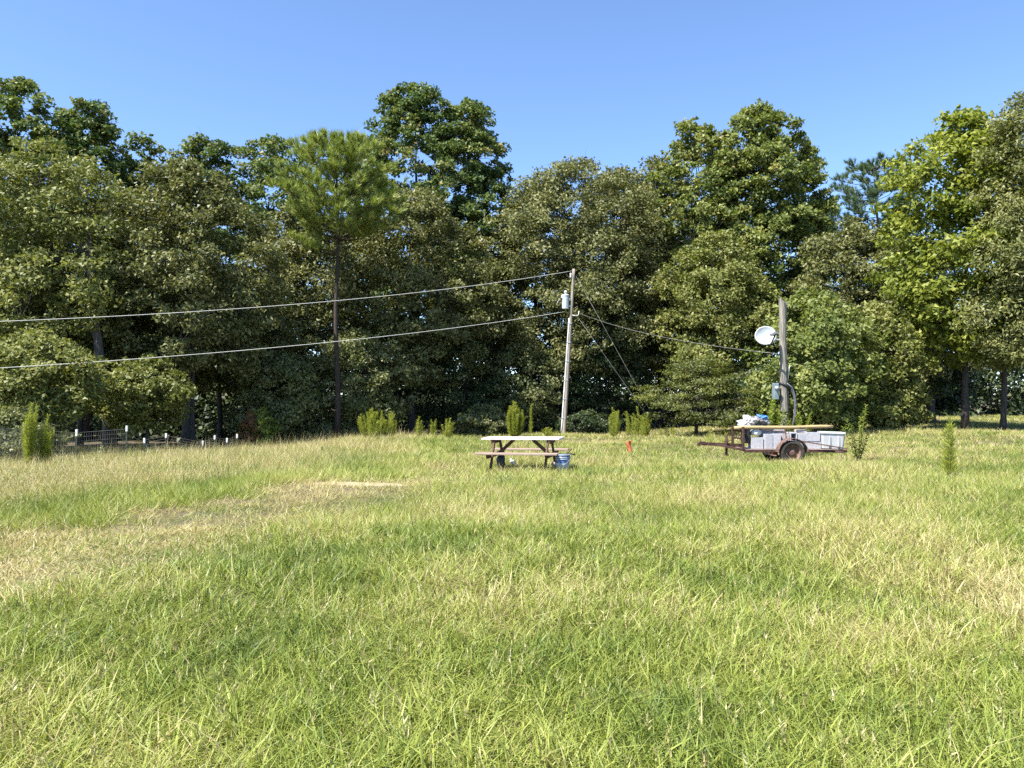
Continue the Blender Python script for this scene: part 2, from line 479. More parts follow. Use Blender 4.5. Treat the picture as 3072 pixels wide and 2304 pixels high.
PROF = {
    'dome':  [(0, 0.62), (0.15, 0.88), (0.35, 1.0), (0.6, 0.95), (0.8, 0.74), (0.93, 0.45), (1, 0.12)],
    'tulip': [(0, 0.6), (0.2, 0.88), (0.4, 1.0), (0.6, 0.97), (0.76, 0.82), (0.89, 0.55), (1, 0.16)],
    'round': [(0, 0.6), (0.2, 0.9), (0.45, 1.0), (0.68, 0.96), (0.83, 0.80), (0.94, 0.52), (1, 0.24)],
    'spire': [(0, 0.5), (0.2, 0.95), (0.4, 1.0), (0.6, 0.78), (0.8, 0.48), (0.93, 0.24), (1, 0.04)],
    'wide':  [(0, 0.55), (0.2, 0.95), (0.45, 1.0), (0.7, 0.85), (0.9, 0.5), (1, 0.15)],
}

def crown_clusters(rg, h0, h1, rx, ry, prof, n, lump=0.22, shell=0.45, back=0.45, spires=0, lean=(0, 0)):
    """centres and outward directions of leaf clumps filling an uneven crown"""
    ph = rg.uniform(0, 6.28, 10)
    tp = np.array([p[0] for p in PROF[prof]]); rp = np.array([p[1] for p in PROF[prof]])
    C = []; O = []
    while len(C) < n:
        t = rg.uniform(0, 1)
        r = np.interp(t, tp, rp)
        if rg.uniform() > r * 0.85 + 0.15: continue
        a = rg.uniform(0, 2 * math.pi)
        if math.sin(a) > 0.35 and rg.uniform() > back: continue
        sc_ = 1.6
        lm = 1 + 1.9 * lump * mnoise.noise((math.cos(a) * sc_ + ph[0], math.sin(a) * sc_ + ph[1], t * 3.2 + ph[2])) + 0.9 * lump * mnoise.noise((math.cos(a) * 4 + ph[3], math.sin(a) * 4 + ph[4], t * 8 + ph[5]))
        q = rg.uniform() ** shell
        x = rx * r * lm * q * math.cos(a); y = ry * r * lm * q * math.sin(a)
        top = 1.0
        z = h0 + (h1 - h0) * t * top
        C.append((x + lean[0] * t, y + lean[1] * t, z))
        O.append((x / rx, y / ry, (t - 0.35) * 1.3))
    C = np.array(C); O = norm(np.array(O) + 1e-4)
    for k in range(spires):
        a = rg.uniform(0, 6.28); q = rg.uniform(0.05, 0.62)
        sx, sy = rx * q * math.cos(a), ry * q * math.sin(a)
        zt = np.interp(q, [0, 0.3, 0.65], [1.0, 0.95, 0.84])
        m = 7
        tz = np.linspace(0, 1, m)
        cz = h0 + (h1 - h0) * (zt - 0.12 + rg.uniform(0.12, 0.17) * tz)
        cc = np.stack([sx + lean[0] + rg.normal(0, 0.12, m), sy + rg.normal(0, 0.12, m), cz], 1)
        C = np.vstack([C, cc]); O = np.vstack([O, norm(np.stack([cc[:, 0] / rx, cc[:, 1] / ry, np.ones(m)], 1))])
    return C, O

def crown_mesh(rg, C, O, per, pad, leaf, mat, flat=0.6, up=0.55, jit=0.8, tips=None, droop=0.35):
    n = len(C)
    pr = pad * rg.uniform(0.6, 1.3, (n, 1))
    if tips is not None:
        pr *= tips[:, None]
    k = np.maximum((per * (pr[:, 0] / pad) ** 2).astype(int), 10)
    idx = np.repeat(np.arange(n), k)
    off = rg.normal(size=(len(idx), 3))
    off = norm(off) * (rg.uniform(0, 1, (len(idx), 1)) ** 0.5)
    off[:, 2] *= flat
    pos = C[idx] + off * pr[idx] + O[idx] * 0.0
    nrm = norm(0.55 * O[idx] + np.array([0, 0, up]) + 0.35 * off)
    V = leaves_at(rg, pos, nrm, leaf[0], leaf[1], jit=jit, droop=droop, tri=True)
    ct = np.clip(rg.normal(0.48, 0.14, n), 0, 1)
    tint = np.clip(ct[idx] + rg.normal(0, 0.20, len(idx)), 0, 1)
    return mesh_polys('crown', V, 3, tint, mat)

def trunk_mesh(rg, H, r0, C, h0, mat, lean=(0, 0), limbs=10, twigs=90, name='trunk', wob=0.25, tr=0.028):
    """tapered trunk, limbs that fork from it and twigs out to the leaf clumps"""
    mb = MB()
    top = h0 + (H - h0) * 0.72
    n = 9
    px = rg.normal(0, wob * 0.35, n).cumsum() * 0.5; py = rg.normal(0, wob * 0.35, n).cumsum() * 0.5
    tt = np.linspace(0, 1, n)
    pts = [Vector((px[i] * tt[i] + lean[0] * tt[i] * top / H, py[i] * tt[i] + lean[1] * tt[i] * top / H, -0.25 + (top + 0.25) * tt[i])) for i in range(n)]
    rad = [r0 * (1.35 if i == 0 else 1.0) * (1 - 0.82 * tt[i]) for i in range(n)]
    mb.tube(pts, rad, 9, wob=0.06)
    def on_trunk(z):
        t = min(max((z + 0.25) / (top + 0.25), 0), 1) * (n - 1)
        i = min(int(t), n - 2); return pts[i].lerp(pts[i + 1], t - i), rad[i] + (rad[i + 1] - rad[i]) * (t - i)
    nodes = []
    order = rg.permutation(len(C))
    for j in order[:limbs]:
        e = Vector(C[j]); 
        zs = max(h0 * 0.7, min(e.z - 0.25 * (Vector((e.x, e.y, 0)).length), top * 0.95))
        s, r = on_trunk(zs)
        m1 = s.lerp(e, 0.35) + Vector((rg.normal(0, .15), rg.normal(0, .15), 0.12 * (e - s).length * 0.5 + rg.normal(0, .1)))
        m2 = s.lerp(e, 0.7) + Vector((rg.normal(0, .2), rg.normal(0, .2), 0.08 * (e - s).length + rg.normal(0, .15)))
        rr = min(r * 0.55, 0.02 + 0.022 * (e - s).length)
        mb.tube([s, m1, m2, e], [rr, rr * 0.75, rr * 0.5, rr * 0.22], 6)
        nodes += [(m1, rr * 0.6), (m2, rr * 0.45), (s.lerp(m1, 0.6), rr * .7), (m2.lerp(e, .5), rr * .3)]
    if nodes:
        NP = np.array([nd[0] for nd in nodes])
        for j in order[limbs:limbs + twigs]:
            e = Vector(C[j]); d = np.linalg.norm(NP - np.array(e), axis=1); i = int(d.argmin())
            s = nodes[i][0]
            m1 = s.lerp(e, 0.5) + Vector((rg.normal(0, .12), rg.normal(0, .12), rg.normal(0.06, .12)))
            rr = min(nodes[i][1], tr)
            e2 = e + (e - m1) * 0.35
            mb.tube([s, m1, e, e2], [rr, rr * 0.7, rr * 0.4, rr * 0.15], 4, cap=False)
    return mb

TREE_TRIS = 0
def broadleaf(label, px, top, d, wpx, mat, base=0.2, prof='dome', n=150, per=230, pad=0.75, leaf=(0.17, 0.11), seed=0,
              r0=None, spires=0, depth=None, name='broadleaf_tree', cat='tree', group=None, bark='bark', lump=0.22, flat=0.6,
              up=0.55, lean=(0, 0), limbs=12, twigs=90, jit=1.05, shell=0.40, back=0.25, xbase=None, twr=0.028, droop=0.35):
    """px: column of the crown centre in the photograph, top: row of its top, d: distance, wpx: crown width in pixels"""
    n = int(n * 2.3); per = int(per * 0.46); leaf = (leaf[0] * 1.08, leaf[1] * 1.15); wpx = wpx * 1.10; pad = pad * 0.82; spires = int(spires * 1.8) if spires else (12 if name == 'oak_tree' else 0)
    rg = np.random.default_rng(seed + 100)
    x = (px - CX) / F_PX * d
    g = gz(x, d)
    H = EYE + (HY - top) / F_PX * d - g
    rx = wpx / F_PX * d / 2
    ry = depth if depth else min(rx, 4.2)
    root = empty(name, (x, d, g))
    h0 = base * H
    C, O = crown_clusters(rg, h0, H - pad * 0.45, max(rx - pad * 0.5, 0.4), max(ry - pad * .5, 0.4), prof, n, lump, shell, back, spires, lean)
    tips = None
    if spires:
        tips = np.ones(len(C)); m = 7
        for k in range(spires):
            s0 = len(C) - (spires - k) * m
            tips[s0:s0 + m] = np.linspace(0.7, 0.22, m) * (0.75 if name == 'oak_tree' else 1)
    cm = crown_mesh(rg, C, O, per, pad, leaf, M[mat], flat, up, jit, tips, droop)
    mobj('crown', cm, root)
    r0 = r0 or (0.05 + 0.013 * H)
    tb = trunk_mesh(rg, H, r0, C, h0, M[bark], lean=lean, limbs=limbs, twigs=twigs, tr=twr)
    tb.build('trunk', M[bark], root, smooth=True)
    tag(root, label, cat, group)
    return root

def pine(label, px, top, bot, d, wpx, mat, seed=0, tufts=420, needles=46, nl=0.24, r0=0.16, lean=0.0, low=(), group=None):
    rg = np.random.default_rng(seed + 500)
    x = (px - CX) / F_PX * d; g = gz(x, d)
    H = EYE + (HY - top) / F_PX * d - g
    hb = EYE + (HY - bot) / F_PX * d - g
    rx = wpx / F_PX * d / 2
    root = empty('pine_tree', (x, d, g))
    mb = MB()
    n = 10
    pts = [Vector((lean * (i / (n - 1)) ** 2 + 0.06 * math.sin(i * 1.3), 0.04 * math.sin(i), -0.2 + (H * 0.97 + 0.2) * i / (n - 1))) for i in range(n)]
    rad = [r0 * (1 - 0.86 * i / (n - 1)) for i in range(n)]
    mb.tube(pts, rad, 9, wob=0.05)
    def ontr(z):
        t = min(max((z + 0.2) / (H * 0.97 + 0.2), 0), 1) * (n - 1); i = min(int(t), n - 2)
        return pts[i].lerp(pts[i + 1], t - i), rad[i] + (rad[i + 1] - rad[i]) * (t - i)
    TP = []; TD = []
    nb = 96
    br = []
    for b in range(nb):
        t = (b + rg.uniform(0, 1)) / nb
        z = hb + (H - hb) * t
        pr = np.interp(t, [0, 0.12, 0.35, 0.6, 0.85, 1.0], [0.70, 0.98, 1.06, 0.98, 0.72, 0.25]) * rx * rg.uniform(0.62, 1.1)
        a = b * 2.399 + rg.normal(0, 0.3)
        br.append((z, pr, a))
    for (dz, pr, a) in low:
        br.append((hb - dz, pr, a))
    for (z, pr, a) in br:
        rise = rg.uniform(0.10, 0.40) * pr
        z0 = min(z - rise, H * 0.93)
        s, r = ontr(z0)
        e = Vector((s.x + pr * math.cos(a), s.y + pr * math.sin(a), z0 + rise * 1.0))
        m1 = s.lerp(e, 0.5) + Vector((0, 0, -0.10 * pr))
        mb.tube([s, m1, e], [min(r * .5, .05), .026, .010], 5)
        nt_ = max(4, int(tufts / nb * (0.5 + pr / rx)))
        for q in range(nt_):
            u = rg.uniform(0.35, 1.0) ** 0.7
            p = (s.lerp(m1, u * 2) if u < 0.5 else m1.lerp(e, u * 2 - 1))
            o = Vector(rg.normal(0, 1, 3)); o.normalize(); o *= rg.uniform(0.1, 0.48) * (0.5 + 0.5 * pr / rx)
            o.z = abs(o.z) * 0.7
            tip = p + o
            if rg.uniform() < 0.5:
                mb.tube([p, tip], [.012, .006], 3, cap=False)
            TP.append(tip)
            dd = (o.normalized() * 0.7 + Vector((math.cos(a), math.sin(a), 0)) * 0.35 + Vector((0, 0, 0.75))).normalized()
            TD.append(dd)
    TP = np.array(TP); TD = np.array(TD)
    idx = np.repeat(np.arange(len(TP)), needles)
    nd = norm(TD[idx] * 1.0 + rand_unit(rg, len(idx)) * 0.72)
    st = TP[idx] + TD[idx] * rg.uniform(-0.10, 0.16, (len(idx), 1))
    ln = nl * rg.uniform(0.7, 1.2, (len(idx), 1))
    sd = norm(np.cross(nd, rand_unit(rg, len(idx))))
    V = np.empty((len(idx), 3, 3))
    w = 0.014
    V[:, 0] = st - sd * w; V[:, 1] = st + sd * w; V[:, 2] = st + nd * ln
    tint = np.clip(np.repeat(rg.normal(0.5, 0.18, len(TP)), needles) + rg.normal(0, 0.15, len(idx)), 0, 1)
    mobj('crown', mesh_polys('crown', V, 3, tint, M[mat]), root)
    mb.build('trunk', M['pine_bark'], root, smooth=True)
    tag(root, label, 'tree', group)
    return root

# --- the tall trees of the back row
G1 = 'tall trees rising behind the wood edge'
G2 = 'trees along the edge of the wood'
G3 = 'low trees and bushes at the foot of the wood'
broadleaf('tall dark green tulip tree rising at the far left edge', 55, 232, 45, 330, 'tulip', 0.22, 'round', 150, 210, 0.72, (0.20, 0.15), 1, spires=5, group=G1, name='tulip_tree')
broadleaf('tulip tree with brownish leaves just right of the far left tallest tree', 260, 292, 46, 330, 'tulip', 0.22, 'round', 130, 210, 0.72, (0.20, 0.15), 2, spires=5, group=G1, name='tulip_tree')
broadleaf('small bright green treetop peeping over the big oak on the left', 440, 402, 49, 240, 'tulip', 0.22, 'round', 80, 200, 0.7, (0.20, 0.15), 3, spires=3, group=G1, name='tulip_tree')
broadleaf('left of the two round green treetops left of the pine', 610, 408, 50, 340, 'tulip', 0.22, 'round', 110, 210, 0.75, (0.20, 0.15), 4, spires=5, group=G1, name='tulip_tree')
broadleaf('right of the two round green treetops, touching the pine crown', 805, 404, 51, 340, 'tulip', 0.22, 'round', 110, 210, 0.75, (0.20, 0.15), 5, spires=5, group=G1, name='tulip_tree')
broadleaf('tallest tulip tree with bronze tinged leaves behind the pine', 1250, 248, 54, 400, 'tulip', 0.22, 'round', 210, 210, 0.78, (0.21, 0.155), 6, spires=10, group=G1, name='tulip_tree')
broadleaf('narrow right hand leader of the tall tulip tree pair behind the pine', 1410, 298, 54.5, 270, 'tulip', 0.22, 'round', 150, 210, 0.75, (0.21, 0.155), 7, spires=6, group=G1, name='tulip_tree')
broadleaf('pointed olive green tulip tree left of the tallest one on the right', 2090, 362, 53, 320, 'tulip_olive', 0.22, 'round', 150, 210, 0.75, (0.21, 0.155), 8, spires=6, group=G1, name='tulip_tree')
broadleaf('tall olive green tulip tree right of centre with spiky top', 2275, 314, 52, 360, 'tulip_olive', 0.22, 'round', 230, 210, 0.78, (0.21, 0.155), 9, spires=9, group=G1, name='tulip_tree')
broadleaf('thin leafy treetop standing alone against sky left of blue pine', 2428, 422, 53, 140, 'tulip_olive', 0.22, 'round', 70, 180, 0.6, (0.20, 0.15), 10, spires=3, group=G1, name='tulip_tree')
pine('blue green pine behind the trees on the right', 2635, 446, 760, 58, 270, 'pine_blue', 1, tufts=1400, needles=36, nl=0.32, r0=0.2, group=G1)
pine('small blue green pine tip left of the larger blue pine', 2465, 585, 720, 62, 120, 'pine_blue', 2, tufts=420, needles=36, nl=0.32, r0=0.14, group=G1)
# --- the wood edge
broadleaf('big spreading olive oak at the far left of the wood', 150, 415, 36, 560, 'oak_light', 0.24, 'dome', 210, 210, 0.85, (0.165, 0.105), 20, group=G2, name='oak_tree', limbs=20, twigs=150, depth=5.0, bark='bark_pale', twr=0.035)
broadleaf('wide olive oak with bare arching branch left of the pine', 560, 480, 38, 480, 'oak', 0.26, 'dome', 190, 210, 0.85, (0.165, 0.105), 21, group=G2, name='oak_tree', limbs=20, twigs=150, depth=4.6, bark='bark_pale', twr=0.035)
broadleaf('grey olive oak directly behind the pine trunk', 905, 600, 45, 380, 'oak', 0.22, 'dome', 150, 210, 0.85, (0.165, 0.105), 22, group=G2, name='oak_tree', limbs=16, twigs=120)
pine('yellow green pine with rounded crown and bare straight trunk', 1010, 383, 690, 40, 370, 'pine', 3, tufts=1250, needles=46, nl=0.34, r0=0.17, low=((0.6, 2.4, math.pi + 0.35), (0.1, 2.2, -0.2), (0.9, 1.7, -2.6)), group=G2)
broadleaf('grey green oak between the pine and the utility pole', 1235, 555, 47, 480, 'oak', 0.20, 'dome', 200, 210, 0.88, (0.17, 0.11), 23, group=G2, name='oak_tree', limbs=16, twigs=120)
broadleaf('broad domed olive oak behind the utility pole', 1730, 474, 52, 620, 'oak', 0.22, 'dome', 360, 220, 0.95, (0.165, 0.105), 24, group=G2, name='oak_tree', limbs=22, twigs=160, depth=5.5)
broadleaf('rounded oak showing behind the left side of the domed oak', 1600, 545, 57, 330, 'oak', 0.25, 'dome', 150, 210, 0.9, (0.18, 0.12), 33, group=G2, name='oak_tree', limbs=10, twigs=60)
broadleaf('rounded oak showing behind the right side of the domed oak', 1850, 490, 58, 340, 'oak', 0.25, 'dome', 150, 210, 0.9, (0.18, 0.12), 34, group=G2, name='oak_tree', limbs=10, twigs=60)
broadleaf('dark oak filling between the domed oak and the olive tulip trees', 1985, 466, 55, 320, 'oak', 0.22, 'dome', 160, 210, 0.85, (0.17, 0.11), 25, group=G2, name='oak_tree')
broadleaf('leafy oak below the olive tulip trees, left of the dish', 2150, 690, 48, 330, 'oak_light', 0.20, 'wide', 150, 210, 0.82, (0.17, 0.11), 26, group=G2, name='oak_tree')
broadleaf('dark grey green oak under the blue pine', 2560, 650, 46, 360, 'oak', 0.22, 'dome', 150, 210, 0.85, (0.17, 0.11), 27, group=G2, name='oak_tree')
broadleaf('bright yellow green gum tree with big leaves on the right', 2895, 322, 38, 440, 'gum', 0.20, 'tulip', 230, 150, 0.85, (0.20, 0.155), 28, group=G2, name='gum_tree', r0=0.17, spires=7, lump=0.3)
broadleaf('olive willow oak cut by the right edge of the picture', 3090, 262, 35, 380, 'willow', 0.20, 'dome', 210, 230, 0.85, (0.17, 0.07), 29, group=G2, name='willow_oak_tree', r0=0.15, lump=0.3)
broadleaf('yellow green young tree behind the satellite dish pole', 2450, 865, 36, 380, 'young', 0.10, 'wide', 120, 170, 0.7, (0.16, 0.115), 30, group=G3, name='young_tree', jit=0.9)
broadleaf('sunlit leafy young tree right of the dish pole', 2630, 900, 38, 260, 'oak_light', 0.10, 'wide', 90, 180, 0.7, (0.16, 0.115), 31, group=G3, name='young_tree')
broadleaf('shrubby oak between blue pine and bright gum tree', 2700, 760, 44, 260, 'oak', 0.12, 'wide', 90, 190, 0.75, (0.16, 0.11), 32, group=G3, name='young_tree')
# --- lower storey
broadleaf('low yellow green oak at the left edge under the wires', 110, 985, 30, 420, 'oak_light', 0.30, 'wide', 110, 210, 0.62, (0.14, 0.09), 40, group=G3, name='young_tree', bark='bark_pale', depth=2.6)
broadleaf('hanging oak foliage between the fence posts and dark hollow', 440, 1060, 33.5, 260, 'oak_light', 0.22, 'wide', 60, 200, 0.58, (0.14, 0.09), 41, group=G3, name='young_tree', bark='bark_pale', depth=2.2)
broadleaf('understorey oak left below the big olive oak', 240, 800, 38, 420, 'oak', 0.28, 'wide', 120, 200, 0.75, (0.15, 0.10), 42, group=G3, name='young_tree')
broadleaf('understorey oak in the shade left of the pine trunk', 660, 820, 42, 430, 'oak', 0.32, 'wide', 120, 200, 0.75, (0.15, 0.10), 43, group=G3, name='young_tree')
broadleaf('pale leaved sapling below the pine, right of the dark hollow', 830, 1050, 40, 260, 'brush', 0.10, 'wide', 80, 190, 0.65, (0.15, 0.10), 44, group=G3, name='young_tree')
broadleaf('pale leaved sapling above the tall dog fennel clump', 1085, 985, 43, 300, 'brush', 0.14, 'wide', 85, 190, 0.7, (0.15, 0.10), 45, group=G3, name='young_tree')
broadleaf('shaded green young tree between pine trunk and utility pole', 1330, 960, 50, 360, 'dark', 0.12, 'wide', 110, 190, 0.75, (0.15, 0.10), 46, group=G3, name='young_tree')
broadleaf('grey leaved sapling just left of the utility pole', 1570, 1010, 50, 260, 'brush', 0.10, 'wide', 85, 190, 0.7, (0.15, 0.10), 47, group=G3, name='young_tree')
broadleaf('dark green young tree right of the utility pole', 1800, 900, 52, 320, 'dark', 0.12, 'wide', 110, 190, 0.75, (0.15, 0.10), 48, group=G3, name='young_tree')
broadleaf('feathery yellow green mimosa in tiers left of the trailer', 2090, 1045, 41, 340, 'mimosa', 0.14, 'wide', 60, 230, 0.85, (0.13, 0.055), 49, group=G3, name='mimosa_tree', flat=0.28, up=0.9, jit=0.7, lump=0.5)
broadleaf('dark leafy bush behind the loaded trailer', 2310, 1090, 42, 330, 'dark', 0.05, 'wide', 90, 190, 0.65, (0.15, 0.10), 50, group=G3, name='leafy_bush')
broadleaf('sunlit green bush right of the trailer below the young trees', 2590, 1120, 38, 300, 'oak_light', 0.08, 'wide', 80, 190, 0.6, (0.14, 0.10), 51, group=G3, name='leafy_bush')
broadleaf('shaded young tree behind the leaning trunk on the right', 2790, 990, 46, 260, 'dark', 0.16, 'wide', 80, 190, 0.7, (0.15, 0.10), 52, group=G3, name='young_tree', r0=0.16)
broadleaf('low bush left of the round dog fennel', 1450, 1212, 44, 170, 'brush', 0.02, 'wide', 50, 170, 0.42, (0.11, 0.075), 53, group=G3, name='leafy_bush')
broadleaf('low bramble bush left of the tall dog fennel clump', 980, 1255, 42, 240, 'brush', 0.02, 'wide', 55, 160, 0.42, (0.11, 0.075), 54, group=G3, name='leafy_bush')
broadleaf('low dark bush at the foot of the utility pole', 1760, 1230, 48, 190, 'dark', 0.02, 'wide', 50, 160, 0.45, (0.11, 0.075), 55, group=G3, name='leafy_bush')
broadleaf('green bush half turned russet beside the dark hollow', 785, 1222, 37, 80, 'weed', 0.03, 'wide', 42, 150, 0.30, (0.10, 0.06), 56, group=G3, name='leafy_bush')
broadleaf('narrow russet brown bush at the edge of the dark hollow', 752, 1232, 36.6, 44, 'russet', 0.03, 'wide', 24, 130, 0.24, (0.09, 0.05), 57, group=G3, name='leafy_bush')
broadleaf('low bush in the left corner behind the wire fence', 60, 1215, 28, 260, 'brush', 0.02, 'wide', 55, 150, 0.42, (0.11, 0.075), 58, group=G3, name='leafy_bush')

# the deep wood behind, one mass of leaves nobody could count
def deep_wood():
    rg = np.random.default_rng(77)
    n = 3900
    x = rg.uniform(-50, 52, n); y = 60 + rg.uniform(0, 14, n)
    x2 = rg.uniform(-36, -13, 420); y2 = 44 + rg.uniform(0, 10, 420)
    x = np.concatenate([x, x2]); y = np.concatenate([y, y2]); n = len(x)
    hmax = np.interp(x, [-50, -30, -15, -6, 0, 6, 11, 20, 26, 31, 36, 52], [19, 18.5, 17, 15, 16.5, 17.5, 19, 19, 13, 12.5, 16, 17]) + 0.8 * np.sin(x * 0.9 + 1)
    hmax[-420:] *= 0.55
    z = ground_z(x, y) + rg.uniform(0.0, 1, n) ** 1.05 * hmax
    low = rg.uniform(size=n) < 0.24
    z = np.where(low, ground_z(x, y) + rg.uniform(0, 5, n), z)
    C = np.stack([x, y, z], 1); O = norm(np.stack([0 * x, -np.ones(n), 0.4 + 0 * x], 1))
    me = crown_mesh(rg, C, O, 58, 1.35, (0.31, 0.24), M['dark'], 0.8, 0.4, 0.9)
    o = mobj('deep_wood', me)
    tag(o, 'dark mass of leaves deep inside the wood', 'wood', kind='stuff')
deep_wood()

# bare trunks one can tell apart
def bare_trunk(label, px, base_py, d, top, r, lean_px=0, bark='bark', seed=0, name='tree_trunk', forks=3):
    rg = np.random.default_rng(seed + 900)
    x = (px - CX) / F_PX * d; g = gz(x, d)
    H = EYE + (HY - top) / F_PX * d - g
    lx = lean_px / F_PX * d
    root = empty(name, (x, d, g))
    mb = MB()
    pts = [Vector((lx * t + 0.05 * math.sin(t * 7 + seed), 0.05 * math.sin(t * 5), -0.2 + (H + 0.2) * t)) for t in np.linspace(0, 1, 9)]
    mb.tube(pts, [r * (1.4 if i == 0 else 1) * (1 - 0.6 * i / 8) for i in range(9)], 10, wob=0.08)
    mb.build('trunk', M[bark], root, smooth=True)
    bb = MB()
    for k in range(forks):
        s = pts[4 + k % 4]
        e = s + Vector((rg.normal(0, 0.9), rg.normal(0, 0.5), rg.uniform(0.5, 1.4)))
        m = s.lerp(e, 0.5) + Vector((rg.normal(0, .15), 0, 0.1))
        bb.tube([s, m, e], [r * .4, r * .28, r * .08], 6)
    bb.build('branch', M[bark], root, smooth=True)
    tag(root, label, 'tree', 'bare trunks standing in the shade of the wood')
bare_trunk('thick grey dead trunk leaning left in the upper left oak', 330, 1300, 34.4, 690, 0.26, -70, 'bark_pale', 1, forks=4)
bare_trunk('slim trunk in the dark hollow behind the fence posts', 578, 1310, 37, 900, 0.10, 6, 'bark', 2)
bare_trunk('leaning dark trunk left of the bright gum tree', 2715, 1298, 40, 980, 0.16, -95, 'bark', 3)
bare_trunk('thick dark trunk just left of the gum tree trunk', 2790, 1290, 44, 900, 0.32, 10, 'bark', 4)
bare_trunk('straight dark trunk at the right edge of the wood', 3012, 1296, 37, 880, 0.15, 0, 'bark', 5)

# ------------------------------------------------------------------ tall weeds
def fennel(label, px, top, d, wpx, stems, seed, mat='fennel', name='dog_fennel', leafw=0.017, base_w=0.15, dens=1.0, group='tall feathery weeds before the wood', curl=0.0):
    rg = np.random.default_rng(seed + 1300)
    x = (px - CX) / F_PX * d; g = gz(x, d)
    H = EYE + (HY - top) / F_PX * d - g
    rx = wpx / F_PX * d / 2
    root = empty(name, (x, d, g))
    mb = MB(); V = []; T = []
    for s in range(stems):
        a = rg.uniform(0, 6.28); q = rg.uniform(0, 1) ** 0.6
        h = H * rg.uniform(0.70, 1.0) * (1 - 0.30 * q ** 2)
        bx, by = base_w * q * rx * math.cos(a), base_w * q * rx * math.sin(a)
        tx, ty = rx * 0.85 * q * math.cos(a), min(rx, 0.6) * q * math.sin(a)
        pts = []
        for t in np.linspace(0, 1, 7):
            u = (t ** 0.8) * (1.25 - 0.35 * t * t)
            p = Vector((bx + (tx - bx) * u, by + (ty - by) * u, -0.05 + h * t))
            if t > 0.8: p.x += (rg.uniform(-1, 1) * 0.08 + curl) * (t - 0.8) * 5; p.z -= abs(curl) * (t - .8) * 2.5
            pts.append(p)
        sb = MB(); sb.tube(pts, [0.012 - 0.008 * i / 6 for i in range(7)], 4, cap=False); sb.build('stem', M['stem'], root)
        k = int(260 * dens * h / 1.6)
        for j in range(k):
            t = rg.uniform(0.12, 1.0)
            u = t * 6; i = min(int(u), 5); p = np.array(pts[i].lerp(pts[i + 1], u - i))
            al = rg.uniform(0, 6.28)
            L = (0.10 + 0.12 * (1 - t)) * rg.uniform(0.6, 1.3)
            dv = np.array([math.cos(al) * 0.75, math.sin(al) * 0.75, rg.uniform(0.45, 1.0)]); dv /= np.linalg.norm(dv)
            sd = np.cross(dv, rg.normal(size=3)); sd /= np.linalg.norm(sd)
            V.append((p - sd * leafw * .5, p + sd * leafw * .5 + dv * L * .4, p + dv * L)); T.append(rg.uniform(0.1, 1))
    mobj('foliage', mesh_polys('foliage', np.array(V), 3, np.array(T), M[mat]), root)
    tag(root, label, 'weed', group)
fennel('large bright green dog fennel clump left of the picnic table', 1115, 1212, 36, 130, 34, 1, dens=1.3)
fennel('right hand part of the large dog fennel clump, lower and looser', 1172, 1222, 36.5, 70, 14, 2)
fennel('dog fennel clump in front of the wire fence at the far left', 95, 1192, 24, 70, 18, 3, dens=1.2)
fennel('shorter dog fennel beside the far left clump', 140, 1235, 24.3, 50, 12, 4)
fennel('small herringbone shaped dog fennel left of the picnic table top', 1252, 1235, 38, 42, 5, 5)
fennel('thin pointed dog fennel between two others', 1302, 1243, 38, 26, 4, 6)
fennel('small dog fennel nearest the left end of the picnic table', 1342, 1240, 38, 54, 8, 7)
fennel('round bright green dog fennel above the picnic table', 1543, 1198, 40, 76, 40, 8, dens=1.5, base_w=0.25)
fennel('very tall thin horseweed stalk beside the round dog fennel', 1590, 1135, 40, 14, 1, 9, name='horseweed', dens=2.2)
fennel('dog fennel bush right of the utility pole', 1838, 1214, 40, 62, 14, 10)
fennel('group of stalks with curled tips right of the utility pole', 1905, 1208, 40, 70, 18, 11, name='horseweed', dens=0.8, curl=-0.12, base_w=0.8)
fennel('olive dog fennel behind the curled stalks', 1940, 1232, 40.6, 40, 8, 12)
fennel('short spiky stalks left of the trailer', 2000, 1268, 40, 90, 10, 13, name='horseweed', dens=0.5, base_w=0.9)
fennel('thin V shaped weed standing alone in the grass at right', 2845, 1222, 15.5, 50, 7, 14, dens=0.75, base_w=0.05, leafw=0.014)
fennel('pale green low fern like weed behind the table right end', 1650, 1278, 41, 70, 14, 15)
fennel('thin weed stalks standing behind the trailer tongue', 2145, 1282, 30, 90, 9, 16, name='horseweed', dens=0.5, base_w=0.9)

